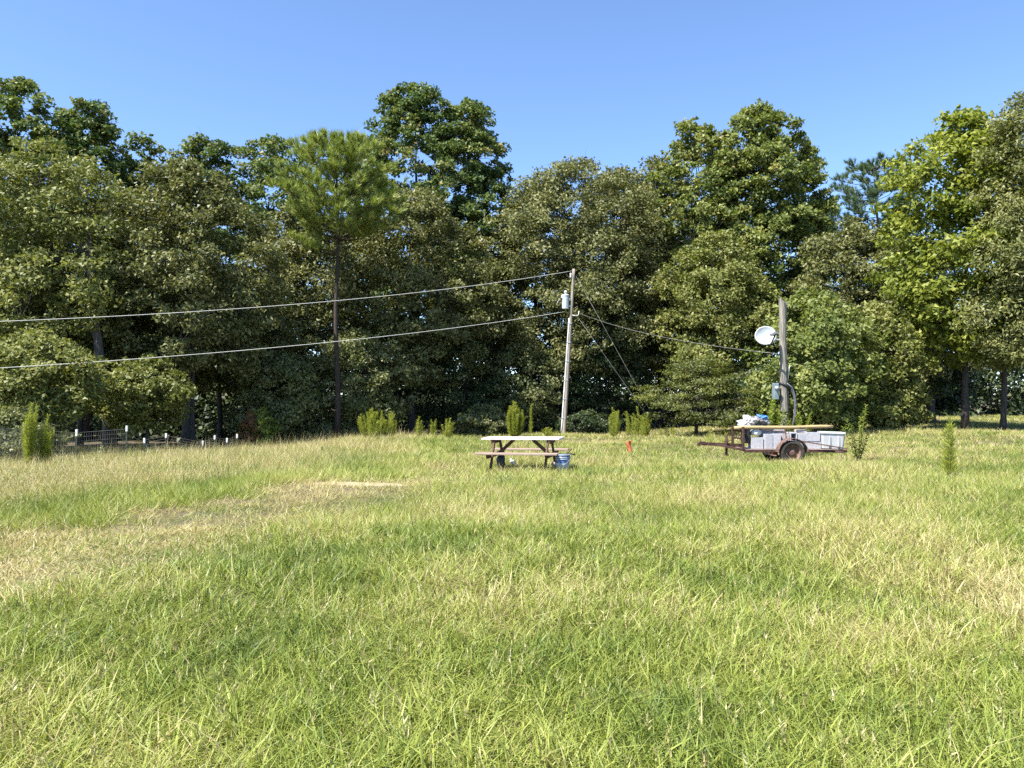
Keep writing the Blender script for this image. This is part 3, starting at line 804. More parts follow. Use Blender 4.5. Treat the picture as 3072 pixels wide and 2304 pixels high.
def broad_weed(label, px, top, d, stems, spread, seed, leafL=0.17, leafW=0.05, name='broad_leaved_weed', mat='weed', hmin=0.6):
    rg = np.random.default_rng(seed + 1500)
    x = (px - CX) / F_PX * d; g = gz(x, d)
    H = EYE + (HY - top) / F_PX * d - g
    root = empty(name, (x, d, g)); mb = MB(); Cc = []; Nn = []
    V = []; T = []
    for s in range(stems):
        a = 2 * math.pi * s / stems + rg.normal(0, 0.3); h = H * rg.uniform(hmin, 1.0); sp = spread * rg.uniform(0.3, 1)
        pts = [Vector((sp * math.cos(a) * t ** 1.1, sp * .8 * math.sin(a) * t ** 1.1, -0.05 + h * t)) for t in np.linspace(0, 1, 6)]
        sb = MB(); sb.tube(pts, [0.010 - 0.007 * i / 5 for i in range(6)], 5, cap=False); sb.build('stem', M['stem'], root)
        k = int(h * 50)
        for j in range(k):
            t = 0.18 + 0.82 * j / k; u = t * 5; i = min(int(u), 4); p = np.array(pts[i].lerp(pts[i + 1], u - i))
            al = j * 2.4 + rg.normal(0, .2); L = leafL * rg.uniform(0.7, 1.2) * (1.15 - 0.5 * t); W = leafW * rg.uniform(.8, 1.2)
            dv = np.array([math.cos(al), math.sin(al), rg.uniform(-0.1, 0.7) + 0.5 * (t > .9)]); dv /= np.linalg.norm(dv)
            sd = np.cross(dv, (0, 0, 1)); sd /= np.linalg.norm(sd)
            m = p + dv * L * .45
            V.append((p, m + sd * W * .5 + (0, 0, .006), p + dv * L - np.array((0, 0, L * .25)), m - sd * W * .5 + (0, 0, .006))); T.append(rg.uniform(0.1, 1))
    mobj('leaves', mesh_polys('leaves', np.array(V), 4, np.array(T), M[mat]), root)
    tag(root, label, 'weed', 'tall weeds around the trailer')
broad_weed('bushy lance leaved weed at the rear end of the trailer', 2574, 1208, 20.3, 10, 0.42, 1, 0.16, 0.036, hmin=0.4)
broad_weed('weeds growing between the trailer load and the dish pole', 2300, 1195, 22.6, 14, 0.6, 2, 0.15, 0.06)
broad_weed('small weed growing over the foot of the dish pole', 2328, 1185, 23.0, 8, 0.2, 3, 0.13, 0.07)
broad_weed('leafy weed right of the dish pole foot', 2400, 1215, 23.0, 7, 0.5, 4, 0.15, 0.06)

# ------------------------------------------------------------------ picnic table
def picnic_table():
    d = 17.8; x = (1571 - CX) / F_PX * d; g = gz(x, d)
    root = empty('picnic_table', (x, d, g + 0.005), -R(13))
    root.rotation_euler = (0, -R(0.6), -R(13))
    L = 1.80
    rg = random.Random(3)
    for i in range(5):
        y = -0.30 + i * 0.15
        mb = MB(); mb.box((rg.uniform(-.006, .006), y, 0.735 + rg.uniform(-.003, .003)), (L, 0.138, 0.040))
        mb.build('top_plank', M['top_wood'], root, bevel=0.006)
    for s in (-1, 1):
        for k in range(2):
            mb = MB(); mb.box((rg.uniform(-.01, .01), s * (0.66 + k * 0.145), 0.430), (L + 0.06, 0.135, 0.038))
            mb.build('bench_plank', M['bench_wood'], root, bevel=0.005)
        for e in (-1, 1):
            mb = MB(); mb.bar((e * 0.62, s * 0.24, 0.712), (e * 0.62, s * 0.70, 0.0), 0.040, 0.095, up=(0, 1, 0.6))
            mb.build('leg', M['brown_wood'], root, bevel=0.004)
    for e in (-1, 1):
        mb = MB(); mb.box((e * 0.663, 0, 0.366), (0.040, 1.58, 0.090)); mb.build('bench_support', M['brown_wood'], root, bevel=0.004)
        mb = MB(); mb.box((e * 0.663, 0, 0.668), (0.040, 0.70, 0.088)); mb.build('top_support', M['brown_wood'], root, bevel=0.004)
        mb = MB(); mb.bar((e * 0.615, 0, 0.36), (e * 0.22, 0, 0.705), 0.075, 0.038, up=(0, 1, 0)); mb.build('brace', M['brown_wood'], root, bevel=0.004)
    tag(root, 'wooden picnic table with bleached top and brown legs in the meadow', 'picnic table')
picnic_table()

def bucket():
    d = 17.0; x = (1688 - CX) / F_PX * d; g = gz(x, d)
    root = empty('bucket', (x, d, g + 0.05))
    mb = MB(); mb.lathe([(0.0, 0.0), (0.135, 0.0), (0.148, 0.17)], 28); mb.build('lower_wall', M['bucket_pale'], root, smooth=True)
    mb = MB(); mb.lathe([(0.148, 0.17), (0.160, 0.345), (0.148, 0.345), (0.138, 0.17), (0.128, 0.02), (0, 0.02)], 28); mb.build('upper_wall', M['bucket'], root, smooth=True)
    for z, r, m in ((0.345, 0.171, 'bucket_pale'), (0.295, 0.166, 'bucket_pale'), (0.255, 0.163, 'bucket_pale')):
        mb = MB(); mb.lathe([(r - 0.014, z - .012), (r, z - 0.012), (r + .003, z), (r, z + 0.010), (r - 0.014, z + 0.010)], 28)
        mb.build('rim_band', M[m], root, smooth=True)
    mb = MB(); mb.tube([Vector((0.172 * math.cos(a), 0.172 * math.sin(a), 0.30 - 0.16 * math.sin(a) ** 2 if math.sin(a) < 0 else 0.3)) for a in np.linspace(math.pi, 2 * math.pi, 14)], 0.004, 6)
    mb.build('handle', M['galv'], root)
    tag(root, 'blue and pale banded plastic bucket by the right end of the picnic table', 'bucket')
    b = Vector((x, d, g + 0.05))
    t = MB(); t.tube([b + Vector((-0.06, 0.02, 0.06)), b + Vector((0.10, 0.03, 0.37)), b + Vector((0.20, 0.03, 0.47))], [0.012, 0.014, 0.016], 8)
    o = t.build('tool_handle', M['brown_wood'], None, smooth=True); tag(o, 'brown wooden tool handle sticking up out of the bucket', 'tool')
    t = MB(); t.tube([b + Vector((-0.08, -0.04, 0.10)), b + Vector((0.14, -0.02, 0.372)), b + Vector((0.27, -0.02, 0.345))], [0.012, 0.014, 0.017], 8)
    o = t.build('tool_handle', M['blackrub'], None, smooth=True); tag(o, 'black tool handle lying over the bucket rim to the right', 'tool')
bucket()

def crumple(name, c, size, mat, seed, label=None, cat=None, amp=0.32, sub=4, flat_bottom=True, rot=0.0, group=None):
    import bmesh
    bm = bmesh.new(); bmesh.ops.create_icosphere(bm, subdivisions=sub, radius=1.0)
    off = Vector((seed * 3.1, seed * 1.7, seed * 0.9))
    for v in bm.verts:
        p = v.co.copy()
        n1 = mnoise.noise(p * 1.3 + off); n2 = mnoise.noise(p * 3.1 + off * 2); n3 = abs(mnoise.noise(p * 6.0 + off))
        k = 1 + amp * n1 + amp * 0.6 * n2 - amp * 0.55 * n3
        q = p * k
        if flat_bottom and q.z < -0.5: q.z = -0.5
        v.co = Vector((q.x * size[0], q.y * size[1], q.z * size[2]))
    bmesh.ops.rotate(bm, verts=bm.verts, cent=(0, 0, 0), matrix=Matrix.Rotation(rot, 3, 'Z'))
    me = bpy.data.meshes.new(name); bm.to_mesh(me); bm.free()
    me.polygons.foreach_set('use_smooth', [True] * len(me.polygons)); me.materials.append(mat)
    o = mobj(name, me, None, c)
    if label: tag(o, label, cat, group)
    return o
g0 = gz(0.0, 18)
crumple('plastic_bag', (0.02, 17.75, g0 + 0.22), (0.050, 0.035, 0.085), M['sack'], 4, 'white plastic scrap hanging under the left end of the table', 'bag', 0.75, 4, False).rotation_euler = (0.2, -0.7, 0.3)
crumple('dark_bag', (-0.26, 18.1, g0 + 0.16), (0.10, 0.10, 0.24), M['black_tarp'], 6, 'dark bundle under the left legs of the picnic table', 'bag', 0.3, 3)
crumple('stone', (0.93, 17.3, gz(.93, 17.3) + 0.16), (0.05, 0.05, 0.06), M['block_pink'], 9, 'small pale stone between table leg and bucket', 'stone', 0.2, 3)

def marker():
    d = 21.5; x = (1887 - CX) / F_PX * d; g = gz(x, d)
    root = empty('survey_marker', (x, d, g))
    mb = MB(); mb.tube([(0, 0, -0.1), (0.005, 0, 0.46)], 0.006, 6); mb.build('stake', M['stem_dry'], root)
    mb = MB()
    n = 7; m = 9; vs = []; fs = []
    for j in range(m):
        for i in range(n):
            u = i / (n - 1); t = j / (m - 1)
            w = 0.075 * (1.0 - 0.35 * math.sin(t * 3.0 + 0.5) * (1 - t))
            vs.append(((u - 0.5) * 2 * w + 0.014 * math.sin(t * 7), 0.03 * math.sin(u * 6 + t * 3) - 0.014, 0.17 + 0.29 * t))
    for j in range(m - 1):
        for i in range(n - 1):
            a = j * n + i; fs.append((a, a + 1, a + n + 1, a + n))
    mb.add(vs, fs); mb.add([(v[0], v[1] + 0.004, v[2]) for v in vs], [tuple(reversed(f)) for f in fs])
    mb.build('ribbon', M['orange'], root, smooth=True)
    tag(root, 'orange ribbon marker standing in the grass between table and trailer', 'marker')
marker()

# ------------------------------------------------------------------ loaded trailer
TD = 20.0
def tp(px, py, dy=0.0):
    return Vector(((px - CX) / F_PX * TD, TD + dy, EYE - (py - HY) / F_PX * TD))
def trailer():
    c = tp(2371, 1352); g = gz(c.x, TD + 0.6)
    base = Vector((c.x, TD + 0.6, g))
    root = empty('utility_trailer', base)
    q = lambda px, py, dy=0.0: tp(px, py, dy) - base
    def bar(name, a, b, w, h, m='rust', par=root): 
        mb = MB(); mb.bar(a, b, w, h); return mb.build(name, M[m], par, bevel=0.004)
    zf = 1354
    bar('side_rail', q(2236, zf, 0.10), q(2545, zf, 0.10), 0.05, 0.07)
    bar('side_rail', q(2236, zf, 1.10), q(2545, zf, 1.10), 0.05, 0.07)
    for px in (2262, 2330, 2400, 2470):
        bar('cross_member', q(px, zf + 1, 0.13), q(px, zf + 1, 1.07), 0.04, 0.05)
    bar('rear_bumper', q(2520, 1355, 0.04), q(2520, 1355, 1.16), 0.20, 0.075, 'rust_light')
    for i in range(6):
        mb = MB(); a = q(2240, 1349.5, 0.18 + i * 0.165); b = q(2540, 1349.5, 0.18 + i * 0.165)
        mb.bar(a, b, 0.155, 0.02); mb.build('deck_plank', M['bench_wood'], root)
    bar('tongue', q(2122, 1335, 0.6), q(2250, 1341, 0.6), 0.06, 0.085)
    bar('tongue_brace', q(2168, 1338, 0.57), q(2240, 1352, 0.15), 0.045, 0.06)
    bar('tongue_brace', q(2168, 1338, 0.63), q(2240, 1352, 1.05), 0.045, 0.06)
    cp = MB(); cp.box(q(2124, 1333, 0.6), (0.17, 0.10, 0.075)); cp.tube([q(2121, 1332, 0.6), q(2118, 1320, 0.6)], [0.016, 0.010], 8); cp.tube([q(2113, 1333, .6), q(2113, 1342, .6)], 0.045, 12)
    cp.build('coupler', M['rust'], root, bevel=0.004)
    jk = MB(); jk.tube([q(2196, 1308, 0.54), q(2196, 1368, 0.54)], 0.032, 12)
    j = jk.build('jack', M['rust'], root, smooth=True)
    cr = MB(); cr.tube([q(2196, 1310, 0.54), q(2204, 1309, 0.5), q(2209, 1309, 0.5), q(2211, 1297, 0.5)], 0.010, 7); cr.build('crank', M['rust'], j)
    ft = MB(); ft.tube([q(2196, 1368, 0.54), q(2196, 1371, 0.54)], 0.07, 12); ft.build('foot', M['rust'], j)
    ch = MB(); ch.tube([q(2226, 1296, 0.3), q(2224, 1306, 0.33), q(2216, 1318, 0.4), q(2203, 1326, 0.5), q(2188, 1329, 0.58)], 0.011, 6)
    ch.build('safety_cable', M['rust'], root, smooth=True)
    for dy in (0.12, 1.08):
        bar('front_post', q(2233, 1352, dy), q(2233, 1281, dy), 0.06, 0.06)
    bar('front_rail', q(2233, 1290, 0.16), q(2233, 1290, 1.04), 0.045, 0.045)
    bar('front_rail', q(2233, 1318, 0.16), q(2233, 1318, 1.04), 0.045, 0.045)
    bar('side_stake', q(2366, 1345, 0.04), q(2356, 1287, 0.06), 0.055, 0.03, 'rust_light')
    bar('side_bar', q(2373, 1318, 0.0), q(2545, 1347, 0.02), 0.02, 0.030, 'rust_light')
    for dy, s in ((-0.10, -1), (1.30, 1)):
        wc = q(2371, 1352, dy); wc.z = 0.31
        w = empty('wheel'); w.parent = root; w.location = wc; w.rotation_euler = (R(90), 0, 0)
        t = MB(); t.lathe([(0.20, -0.085), (0.27, -0.095), (0.305, -0.085), (0.318, -0.05), (0.320, 0.0), (0.318, 0.05), (0.305, 0.085), (0.27, 0.095), (0.20, 0.085), (0.19, 0.0), (0.20, -0.085)], 36)
        t.build('tyre', M['tyre'], w, smooth=True)
        r = MB(); r.lathe([(0.0, 0.03), (0.07, 0.04), (0.09, 0.01), (0.16, -0.01), (0.19, 0.075), (0.205, 0.085), (0.205, -0.085), (0.18, -0.05), (0.0, -0.03)], 28)
        r.build('rim', M['rust_light'], w, smooth=True)
        f = MB(); n = 18; vs = []; fs = []
        for i in range(n + 1):
            a = math.pi * (0.02 + 0.96 * i / n)
            for (rr, yy) in ((0.375, -0.12), (0.375, 0.12), (0.387, 0.12), (0.387, -0.12)):
                vs.append((wc.x - rr * math.cos(a), wc.y + yy, wc.z + rr * math.sin(a) * 0.98))
        for i in range(n):
            for k in range(4):
                a = i * 4 + k; b = i * 4 + (k + 1) % 4
                fs.append((a, b, b + 4, a + 4))
        fs += [(3, 2, 1, 0), (n * 4, n * 4 + 1, n * 4 + 2, n * 4 + 3)]
        f.add(vs, fs); f.build('fender', M['rust_light'], root, smooth=False)
    ax = MB(); a = q(2371, 1352, -0.05); b = q(2371, 1352, 1.25); a.z = b.z = 0.31; ax.tube([a, b], 0.03, 10); ax.build('axle', M['rust'], root)
    tag(root, 'rusty utility trailer with tongue jack, loaded with blocks and junk', 'trailer')
    return base
trailer()

def block_mesh(lx, ly, lz, holes=2):
    """hollow masonry unit, cores running along z"""
    t = 0.03
    if holes == 2: xs = [0, t, lx / 2 - t / 2, lx / 2 + t / 2, lx - t, lx]; hl = {(1, 1), (3, 1)}
    else: xs = [0, t, lx - t, lx]; hl = {(1, 1)}
    if holes == 0: hl = set()
    ys = [0, t, ly - t, ly]
    nx, ny = len(xs) - 1, 3
    vs = []; fs = []
    idx = lambda i, j, k: (k * (ny + 1) + j) * (nx + 1) + i
    for k in (0, 1):
        for j in range(ny + 1):
            for i in range(nx + 1): vs.append((xs[i] - lx / 2, ys[j] - ly / 2, k * lz))
    solid = lambda i, j: 0 <= i < nx and 0 <= j < ny and (i, j) not in hl
    for i in range(nx):
        for j in range(ny):
            if not solid(i, j): continue
            fs.append((idx(i, j, 1), idx(i + 1, j, 1), idx(i + 1, j + 1, 1), idx(i, j + 1, 1)))
            fs.append((idx(i, j, 0), idx(i, j + 1, 0), idx(i + 1, j + 1, 0), idx(i + 1, j, 0)))
            if not solid(i - 1, j): fs.append((idx(i, j, 0), idx(i, j, 1), idx(i, j + 1, 1), idx(i, j + 1, 0)))
            if not solid(i + 1, j): fs.append((idx(i + 1, j, 0), idx(i + 1, j + 1, 0), idx(i + 1, j + 1, 1), idx(i + 1, j, 1)))
            if not solid(i, j - 1): fs.append((idx(i, j, 0), idx(i + 1, j, 0), idx(i + 1, j, 1), idx(i, j, 1)))
            if not solid(i, j + 1): fs.append((idx(i, j + 1, 0), idx(i, j + 1, 1), idx(i + 1, j + 1, 1), idx(i + 1, j + 1, 0)))
    me = bpy.data.meshes.new('concrete_block'); me.from_pydata(vs, [], fs); me.update()
    return me
BLK = {}
def put_block(px0, px1, py0, py1, dy, ly, label, holes=2, mat='block', face='z', rz=0.0, ry=0.0):
    """front face spans px0..px1, py0..py1; cores run up (z) or towards the camera (y)"""
    a = tp(px0, py1, dy); b = tp(px1, py0, dy)
    lx = b.x - a.x; lz = b.z - a.z
    if face == 'z': me = block_mesh(lx, ly, lz, holes)
    else: me = block_mesh(lx, lz, ly, holes)
    me.materials.append(M[mat])
    o = mobj('concrete_block' if holes else 'stone_slab', me)
    if face == 'z':
        o.location = ((a.x + b.x) / 2, TD + dy + ly / 2, a.z); o.rotation_euler = (0, ry, rz)
    else:
        o.location = ((a.x + b.x) / 2, TD + dy, (a.z + b.z) / 2); o.rotation_euler = (R(-90), ry, 0)
    m = o.modifiers.new('bevel', 'BEVEL'); m.width = 0.006; m.segments = 2; m.limit_method = 'ANGLE'
    tag(o, label, 'block' if holes else 'slab', 'masonry loaded on the trailer')
    return o
ZB = 1348.2
put_block(2261, 2297, 1314, ZB, 0.20, 0.30, 'square hollow concrete block nearest the trailer front', 1, face='z')
put_block(2300, 2324, 1303, ZB, 0.16, 0.20, 'concrete block standing on end, second from the trailer front', 2, rz=R(4))
put_block(2326.5, 2350, 1302, ZB, 0.17, 0.20, 'concrete block standing on end beside the wheel arch', 2, rz=R(-5))
put_block(2353, 2377, 1303, ZB, 0.24, 0.20, 'pinkish block standing on end directly above the wheel', 2, 'block_pink', rz=R(3))
put_block(2379, 2425.5, 1326, ZB, 0.24, 0.20, 'bottom row concrete block just right of the wheel', 2)
put_block(2427, 2473, 1326, ZB, 0.22, 0.20, 'bottom row concrete block left of the white tub', 2, rz=R(-2))
put_block(2379, 2401, 1299, 1325.4, 0.22, 0.40, 'top row hollow block with its dark core facing the camera', 1, face='y')
put_block(2403, 2427, 1301, 1325.4, 0.22, 0.40, 'top row block second from the wheel', 2, rz=R(2))
put_block(2428.5, 2470, 1298, 1325.4, 0.21, 0.20, 'top row block with white top beside the tub', 2, rz=R(-3))
put_block(2300, 2346, 1322, ZB, 0.46, 0.20, 'concrete block lying behind the standing ones, left', 2)
put_block(2348, 2394, 1322, ZB, 0.48, 0.20, 'concrete block lying behind the standing ones, over the axle', 2)
put_block(2474, 2520, 1322, ZB, 0.56, 0.20, 'concrete block lying behind the white tub', 2)
put_block(2396, 2442, 1326, ZB, 0.70, 0.20, 'concrete block at the far side of the trailer bed', 2)
put_block(2300, 2346, 1296, 1321.4, 0.46, 0.20, 'upper concrete block behind the standing ones, left', 2)
put_block(2348, 2374, 1296, 1321.4, 0.48, 0.20, 'upper half block behind the standing ones', 1)
put_block(2300, 2372, 1287.5, 1295.4, 0.42, 0.26, 'pale pinkish stone slab lying under the log', 0, 'block_pink')
put_block(2404, 2434, 1291, 1300.2, 0.30, 0.22, 'pale slab on the top row of blocks under the log', 0, 'block_pink')

def tote():
    a = tp(2471, 1346.5, 0.02); b = tp(2543, 1297, 0.02)
    cx = (a.x + b.x) / 2; z0 = a.z; h = b.z - a.z; w = (b.x - a.x)
    root = empty('plastic_tub', (cx, TD + 0.30, z0)); root.rotation_euler = (0, R(1.5), R(-9))
    def rr(wx, wy, z, n=5, r=0.06):
        pts = []
        for (sx, sy, a0) in ((1, 1, 0), (-1, 1, 90), (-1, -1, 180), (1, -1, 270)):
            for k in range(n):
                a = R(a0 + 90 * k / (n - 1))
                pts.append((sx * (wx / 2 - r) + r * math.cos(a), sy * (wy / 2 - r) + r * math.sin(a), z))
        return pts
    def loft(rings, name, mat, close=True):
        mb = MB(); m = len(rings[0]); vs = [v for r_ in rings for v in r_]; fs = []
        for i in range(len(rings) - 1):
            for k in range(m):
                p = i * m + k; q_ = i * m + (k + 1) % m
                fs.append((p, q_, q_ + m, p + m))
        if close: fs.append(tuple(reversed(range(m)))); fs.append(tuple(range((len(rings) - 1) * m, len(rings) * m)))
        mb.add(vs, fs); return mb.build(name, M[mat], root, smooth=False)
    loft([rr(w * .86, .36, 0), rr(w * .92, .39, h * .5), rr(w * .965, .415, h * .93), rr(w * .945, .395, h * .93), rr(w * .84, .34, 0.02)], 'tub_wall', 'tote')
    loft([rr(w * .968, .418, h * .90), rr(w * 1.03, .46, h * .91), rr(w * 1.03, .46, h * .985), rr(w * .98, .43, h), rr(w * .94, .39, h * .985), rr(w * .946, .396, h * .90)], 'rim', 'tote_rim', False)
    mb = MB(); mb.box((w * 0.20, -0.21, h * .45), (0.05, 0.016, h * .62)); mb.build('rib', M['tote'], root)
    mb = MB(); mb.box((-w * 0.16, -0.215, h * .45), (0.05, 0.016, h * .62)); mb.build('rib', M['tote'], root)
    tag(root, 'milky white plastic tub with rim at the rear of the trailer', 'tub')
tote()
mb = MB()
la = tp(2209, 1284.5, 0.20); lb = tp(2514, 1281.5, 0.34)
mb.tube([la.lerp(lb, t) + Vector((0, 0, 0.006 * math.sin(9 * t))) for t in np.linspace(0, 1, 14)], [0.047 - 0.006 * t + 0.003 * math.sin(17 * t) for t in np.linspace(0, 1, 14)], 14)
tag(mb.build('log', M['log'], None, smooth=True), 'long peeled tan log lying along the top of the trailer load', 'log')
crumple('plastic_sacks', tp(2262, 1269, 0.50), (0.24, 0.26, 0.19), M['sack'], 1, 'heap of crumpled white plastic on the trailer front', 'plastic sheet', 0.62, 5)
crumple('plastic_sheet', tp(2296, 1270, 0.46), (0.21, 0.24, 0.15), M['sack_grey'], 2, 'crumpled grey plastic sheet right of the white heap', 'plastic sheet', 0.62, 5)
crumple('blue_tarp', tp(2303, 1256, 0.50), (0.15, 0.14, 0.085), M['blue_tarp'], 3, 'bright blue folded tarp on top of the heap', 'tarp', 0.6, 5)
crumple('black_tarp', tp(2250, 1312, 0.42), (0.12, 0.22, 0.34), M['black_tarp'], 5, 'black plastic hanging down at the trailer front', 'tarp', 0.3)
crumple('white_sack', tp(2280, 1300, 0.36), (0.16, 0.12, 0.13), M['sack'], 8, 'full white sack under the log at the trailer front', 'sack', 0.2, rot=0.4)

# ------------------------------------------------------------------ pole with satellite dish
DP = 23.6
def dish_pole():
    b = P(2354, 1340, DP); t = P(2348, 914, DP); g = gz(b.x, DP)
    base = Vector((b.x, DP, g)); root = empty('service_pole', base)
    H = t.z - g; dx = t.x - b.x
    mb = MB()
    n = 22
    pts = [Vector((dx * i / n + 0.008 * math.sin(i), 0, -0.3 + (H + 0.3) * i / n)) for i in range(n + 1)]
    rad = [0.118 - 0.016 * i / n + 0.004 * math.sin(i * 2.1) for i in range(n + 1)]
    mb.tube(pts, rad, 22, wob=0.035)
    # broken, slanting top
    k = len(mb.v) - 22
    for i in range(22):
        v = mb.v[k + i]; mb.v[k + i] = (v[0], v[1], v[2] + 0.35 * (0.5 - (v[0] - dx) / 0.2) * 0.6 + 0.05 * math.sin(i * 2.7))
    mb.build('pole', M['pole_grey'], root)
    sp = MB(); sp.bar((dx + 0.10, 0.02, H - 0.42), (dx + 0.12, 0.02, H + 0.10), 0.05, 0.06); sp.build('splinter', M['pole_grey'], root)
    def ring(z, name, r=0.126, h=0.075, tilt=0.15):
        m = MB(); N = 20
        m.tube([Vector((dx * z / H + r * math.cos(a), r * math.sin(a), z + tilt * r * math.cos(a) * -1)) for a in np.linspace(0, 2 * math.pi, N)], h * 0.42, 6)
        m.build(name, M['blackrub'], root, smooth=True)
    z1 = P(2348, 1156, DP).z - g; z2 = P(2352, 1236, DP).z - g
    ring(z1, 'strap', tilt=0.6); ring(z2, 'strap', tilt=0.1)
    cb = MB()
    for k in range(3):
        o = 0.02 * k
        pts = [P(2360 - k, 1150, DP), P(2370 + k * 1.5, 1162, DP), P(2379 + k * 1.2, 1186, DP), P(2382 + k, 1212, DP), P(2381 + k, 1240, DP), P(2378, 1262, DP), P(2370, 1290, DP)]
        cb.tube([p - base + Vector((0, -0.05 - o, 0)) for p in pts], 0.021, 8)
    cb.build('cable_loop', M['cable_grey'], root, smooth=True)
    cd = MB(); cd.tube([P(2361, 1140, DP) - base + Vector((0, -.08, 0)), P(2361, 1250, DP) - base + Vector((0, -.08, 0)), P(2362, 1330, DP) - base + Vector((0, -.08, 0))], 0.016, 8); cd.build('riser', M['blackrub'], root)
    cd = MB(); cd.tube([P(2369, 1095, DP) - base, P(2363, 1150, DP) - base], 0.010, 6); cd.build('loose_lead', M['conduit'], root)
    mt = MB(); c = P(2327, 1174, DP) - base; mt.box(c + Vector((-0.02, -0.04, 0)), (0.15, 0.20, 0.50)); 
    m = mt.build('meter_box', M['meter'], root, bevel=0.012)
    m2 = MB(); m2.lathe([(0.0, .10), (0.055, .09), (0.062, 0.0), (0.062, -0.02)], 18); o = m2.build('meter_glass', M['galv'], m, smooth=True); o.location = c + Vector((-0.02, -0.14, 0.10)); o.rotation_euler = (R(90), 0, 0)
    tag(root, 'grey weathered wooden pole with broken top behind the trailer', 'pole')
    # vine on the lower pole
    rg = np.random.default_rng(5); n = 260
    zz = rg.uniform(0.2, 1.35, n); a = rg.uniform(0, 6.28, n); rr = 0.13 + rg.uniform(0, 0.13, n) * (1.5 - zz)
    C = np.stack([base.x - 0.06 + rr * np.cos(a), base.y - 0.05 + rr * np.sin(a) * .8, base.z + zz], 1)
    V = leaves_at(rg, C, np.stack([np.cos(a), np.sin(a), 0.5 + 0 * a], 1), 0.085, 0.06)
    vm = mesh_polys('leaves', V - np.array(base), 4, rg.uniform(0, 1, n), M['weed'])
    vr = empty('climbing_vine', base); mobj('leaves', vm, vr)
    s = MB(); s.tube([Vector((-.12 * math.cos(t * 5), -.14, 1.3 * t)) for t in np.linspace(0, 1, 12)], 0.008, 5); s.build('stem', M['stem'], vr)
    tag(vr, 'green vine climbing the foot of the grey pole', 'vine')
    # dish
    c = P(2298, 1006, DP - 0.35)
    nrm = Vector((0.20, -0.93, 0.27)).normalized()
    u = Vector((0, 0, 1)).cross(nrm).normalized() * 1.0
    v = nrm.cross(u)
    tilt = R(20); u2 = u * math.cos(tilt) + v * math.sin(tilt); v2 = -u * math.sin(tilt) + v * math.cos(tilt)
    dr = empty('satellite_dish', c)
    A, B, D = 0.375, 0.285, 0.07
    mb = MB(); vs = []; fs = []; nr, na = 9, 48
    for side, off in ((0, 0.0), (1, -0.012)):
        for i in range(nr + 1):
            for k in range(na):
                r = max(i / nr, 0.001); a = 2 * math.pi * k / na
                vs.append(u2 * (A * r * math.cos(a)) + v2 * (B * r * math.sin(a)) + nrm * (D * (r * r - 1) + off + (0.0 if i < nr else 0.004)))
    for s in (0, 1):
        o = s * (nr + 1) * na
        for i in range(nr):
            for k in range(na):
                f = (o + i * na + k, o + (i + 1) * na + k, o + (i + 1) * na + (k + 1) % na, o + i * na + (k + 1) % na)
                fs.append(f if s == 0 else tuple(reversed(f)))
    e0 = nr * na; e1 = (nr + 1) * na + nr * na
    for k in range(na): fs.append((e0 + k, e1 + k, e1 + (k + 1) % na, e0 + (k + 1) % na))
    mb.add(vs, fs); mb.build('reflector', M['dish'], dr, smooth=True)
    feed = nrm * 0.36 - v * 0.09 + u * 0.07
    bot = -v * (B * 0.98) + u * 0.14
    am = MB(); am.bar(bot - nrm * 0.05, feed - v * 0.06, 0.035, 0.035); am.build('feed_arm', M['blackrub'], dr)
    am2 = MB(); am2.bar(bot - nrm * 0.05, -nrm * 0.16 - v * 0.05, 0.04, 0.04); am2.build('arm_bracket', M['galv'], dr)
    fd = MB(); rot = Matrix((u, nrm, v)).transposed()
    fd.box(feed + nrm * 0.03, (0.10, 0.19, 0.085), rot); fb = fd.build('feed_box', M['greyplast'], dr, bevel=0.012)
    hn = MB(); d2 = (-feed).normalized(); hn.tube([feed, feed + d2 * 0.10, feed + d2 * 0.15], [0.03, 0.036, 0.045], 14); hn.build('feed_horn', M['greyplast'], fb, smooth=True)
    mnt = MB(); mnt.tube([-nrm * 0.09, -nrm * 0.20], 0.06, 12); tgt = Vector((base.x + dx * 0.7 - c.x - 0.09, DP - c.y, -0.12)); mnt.tube([-nrm * 0.20, Vector((tgt.x - .10, tgt.y, -0.1)), tgt], 0.028, 10)
    mnt.build('mount', M['galv'], dr)
    tag(dr, 'white oval satellite dish fixed to the grey pole', 'satellite dish')
    return base, t
pole2_base, pole2_top = dish_pole()

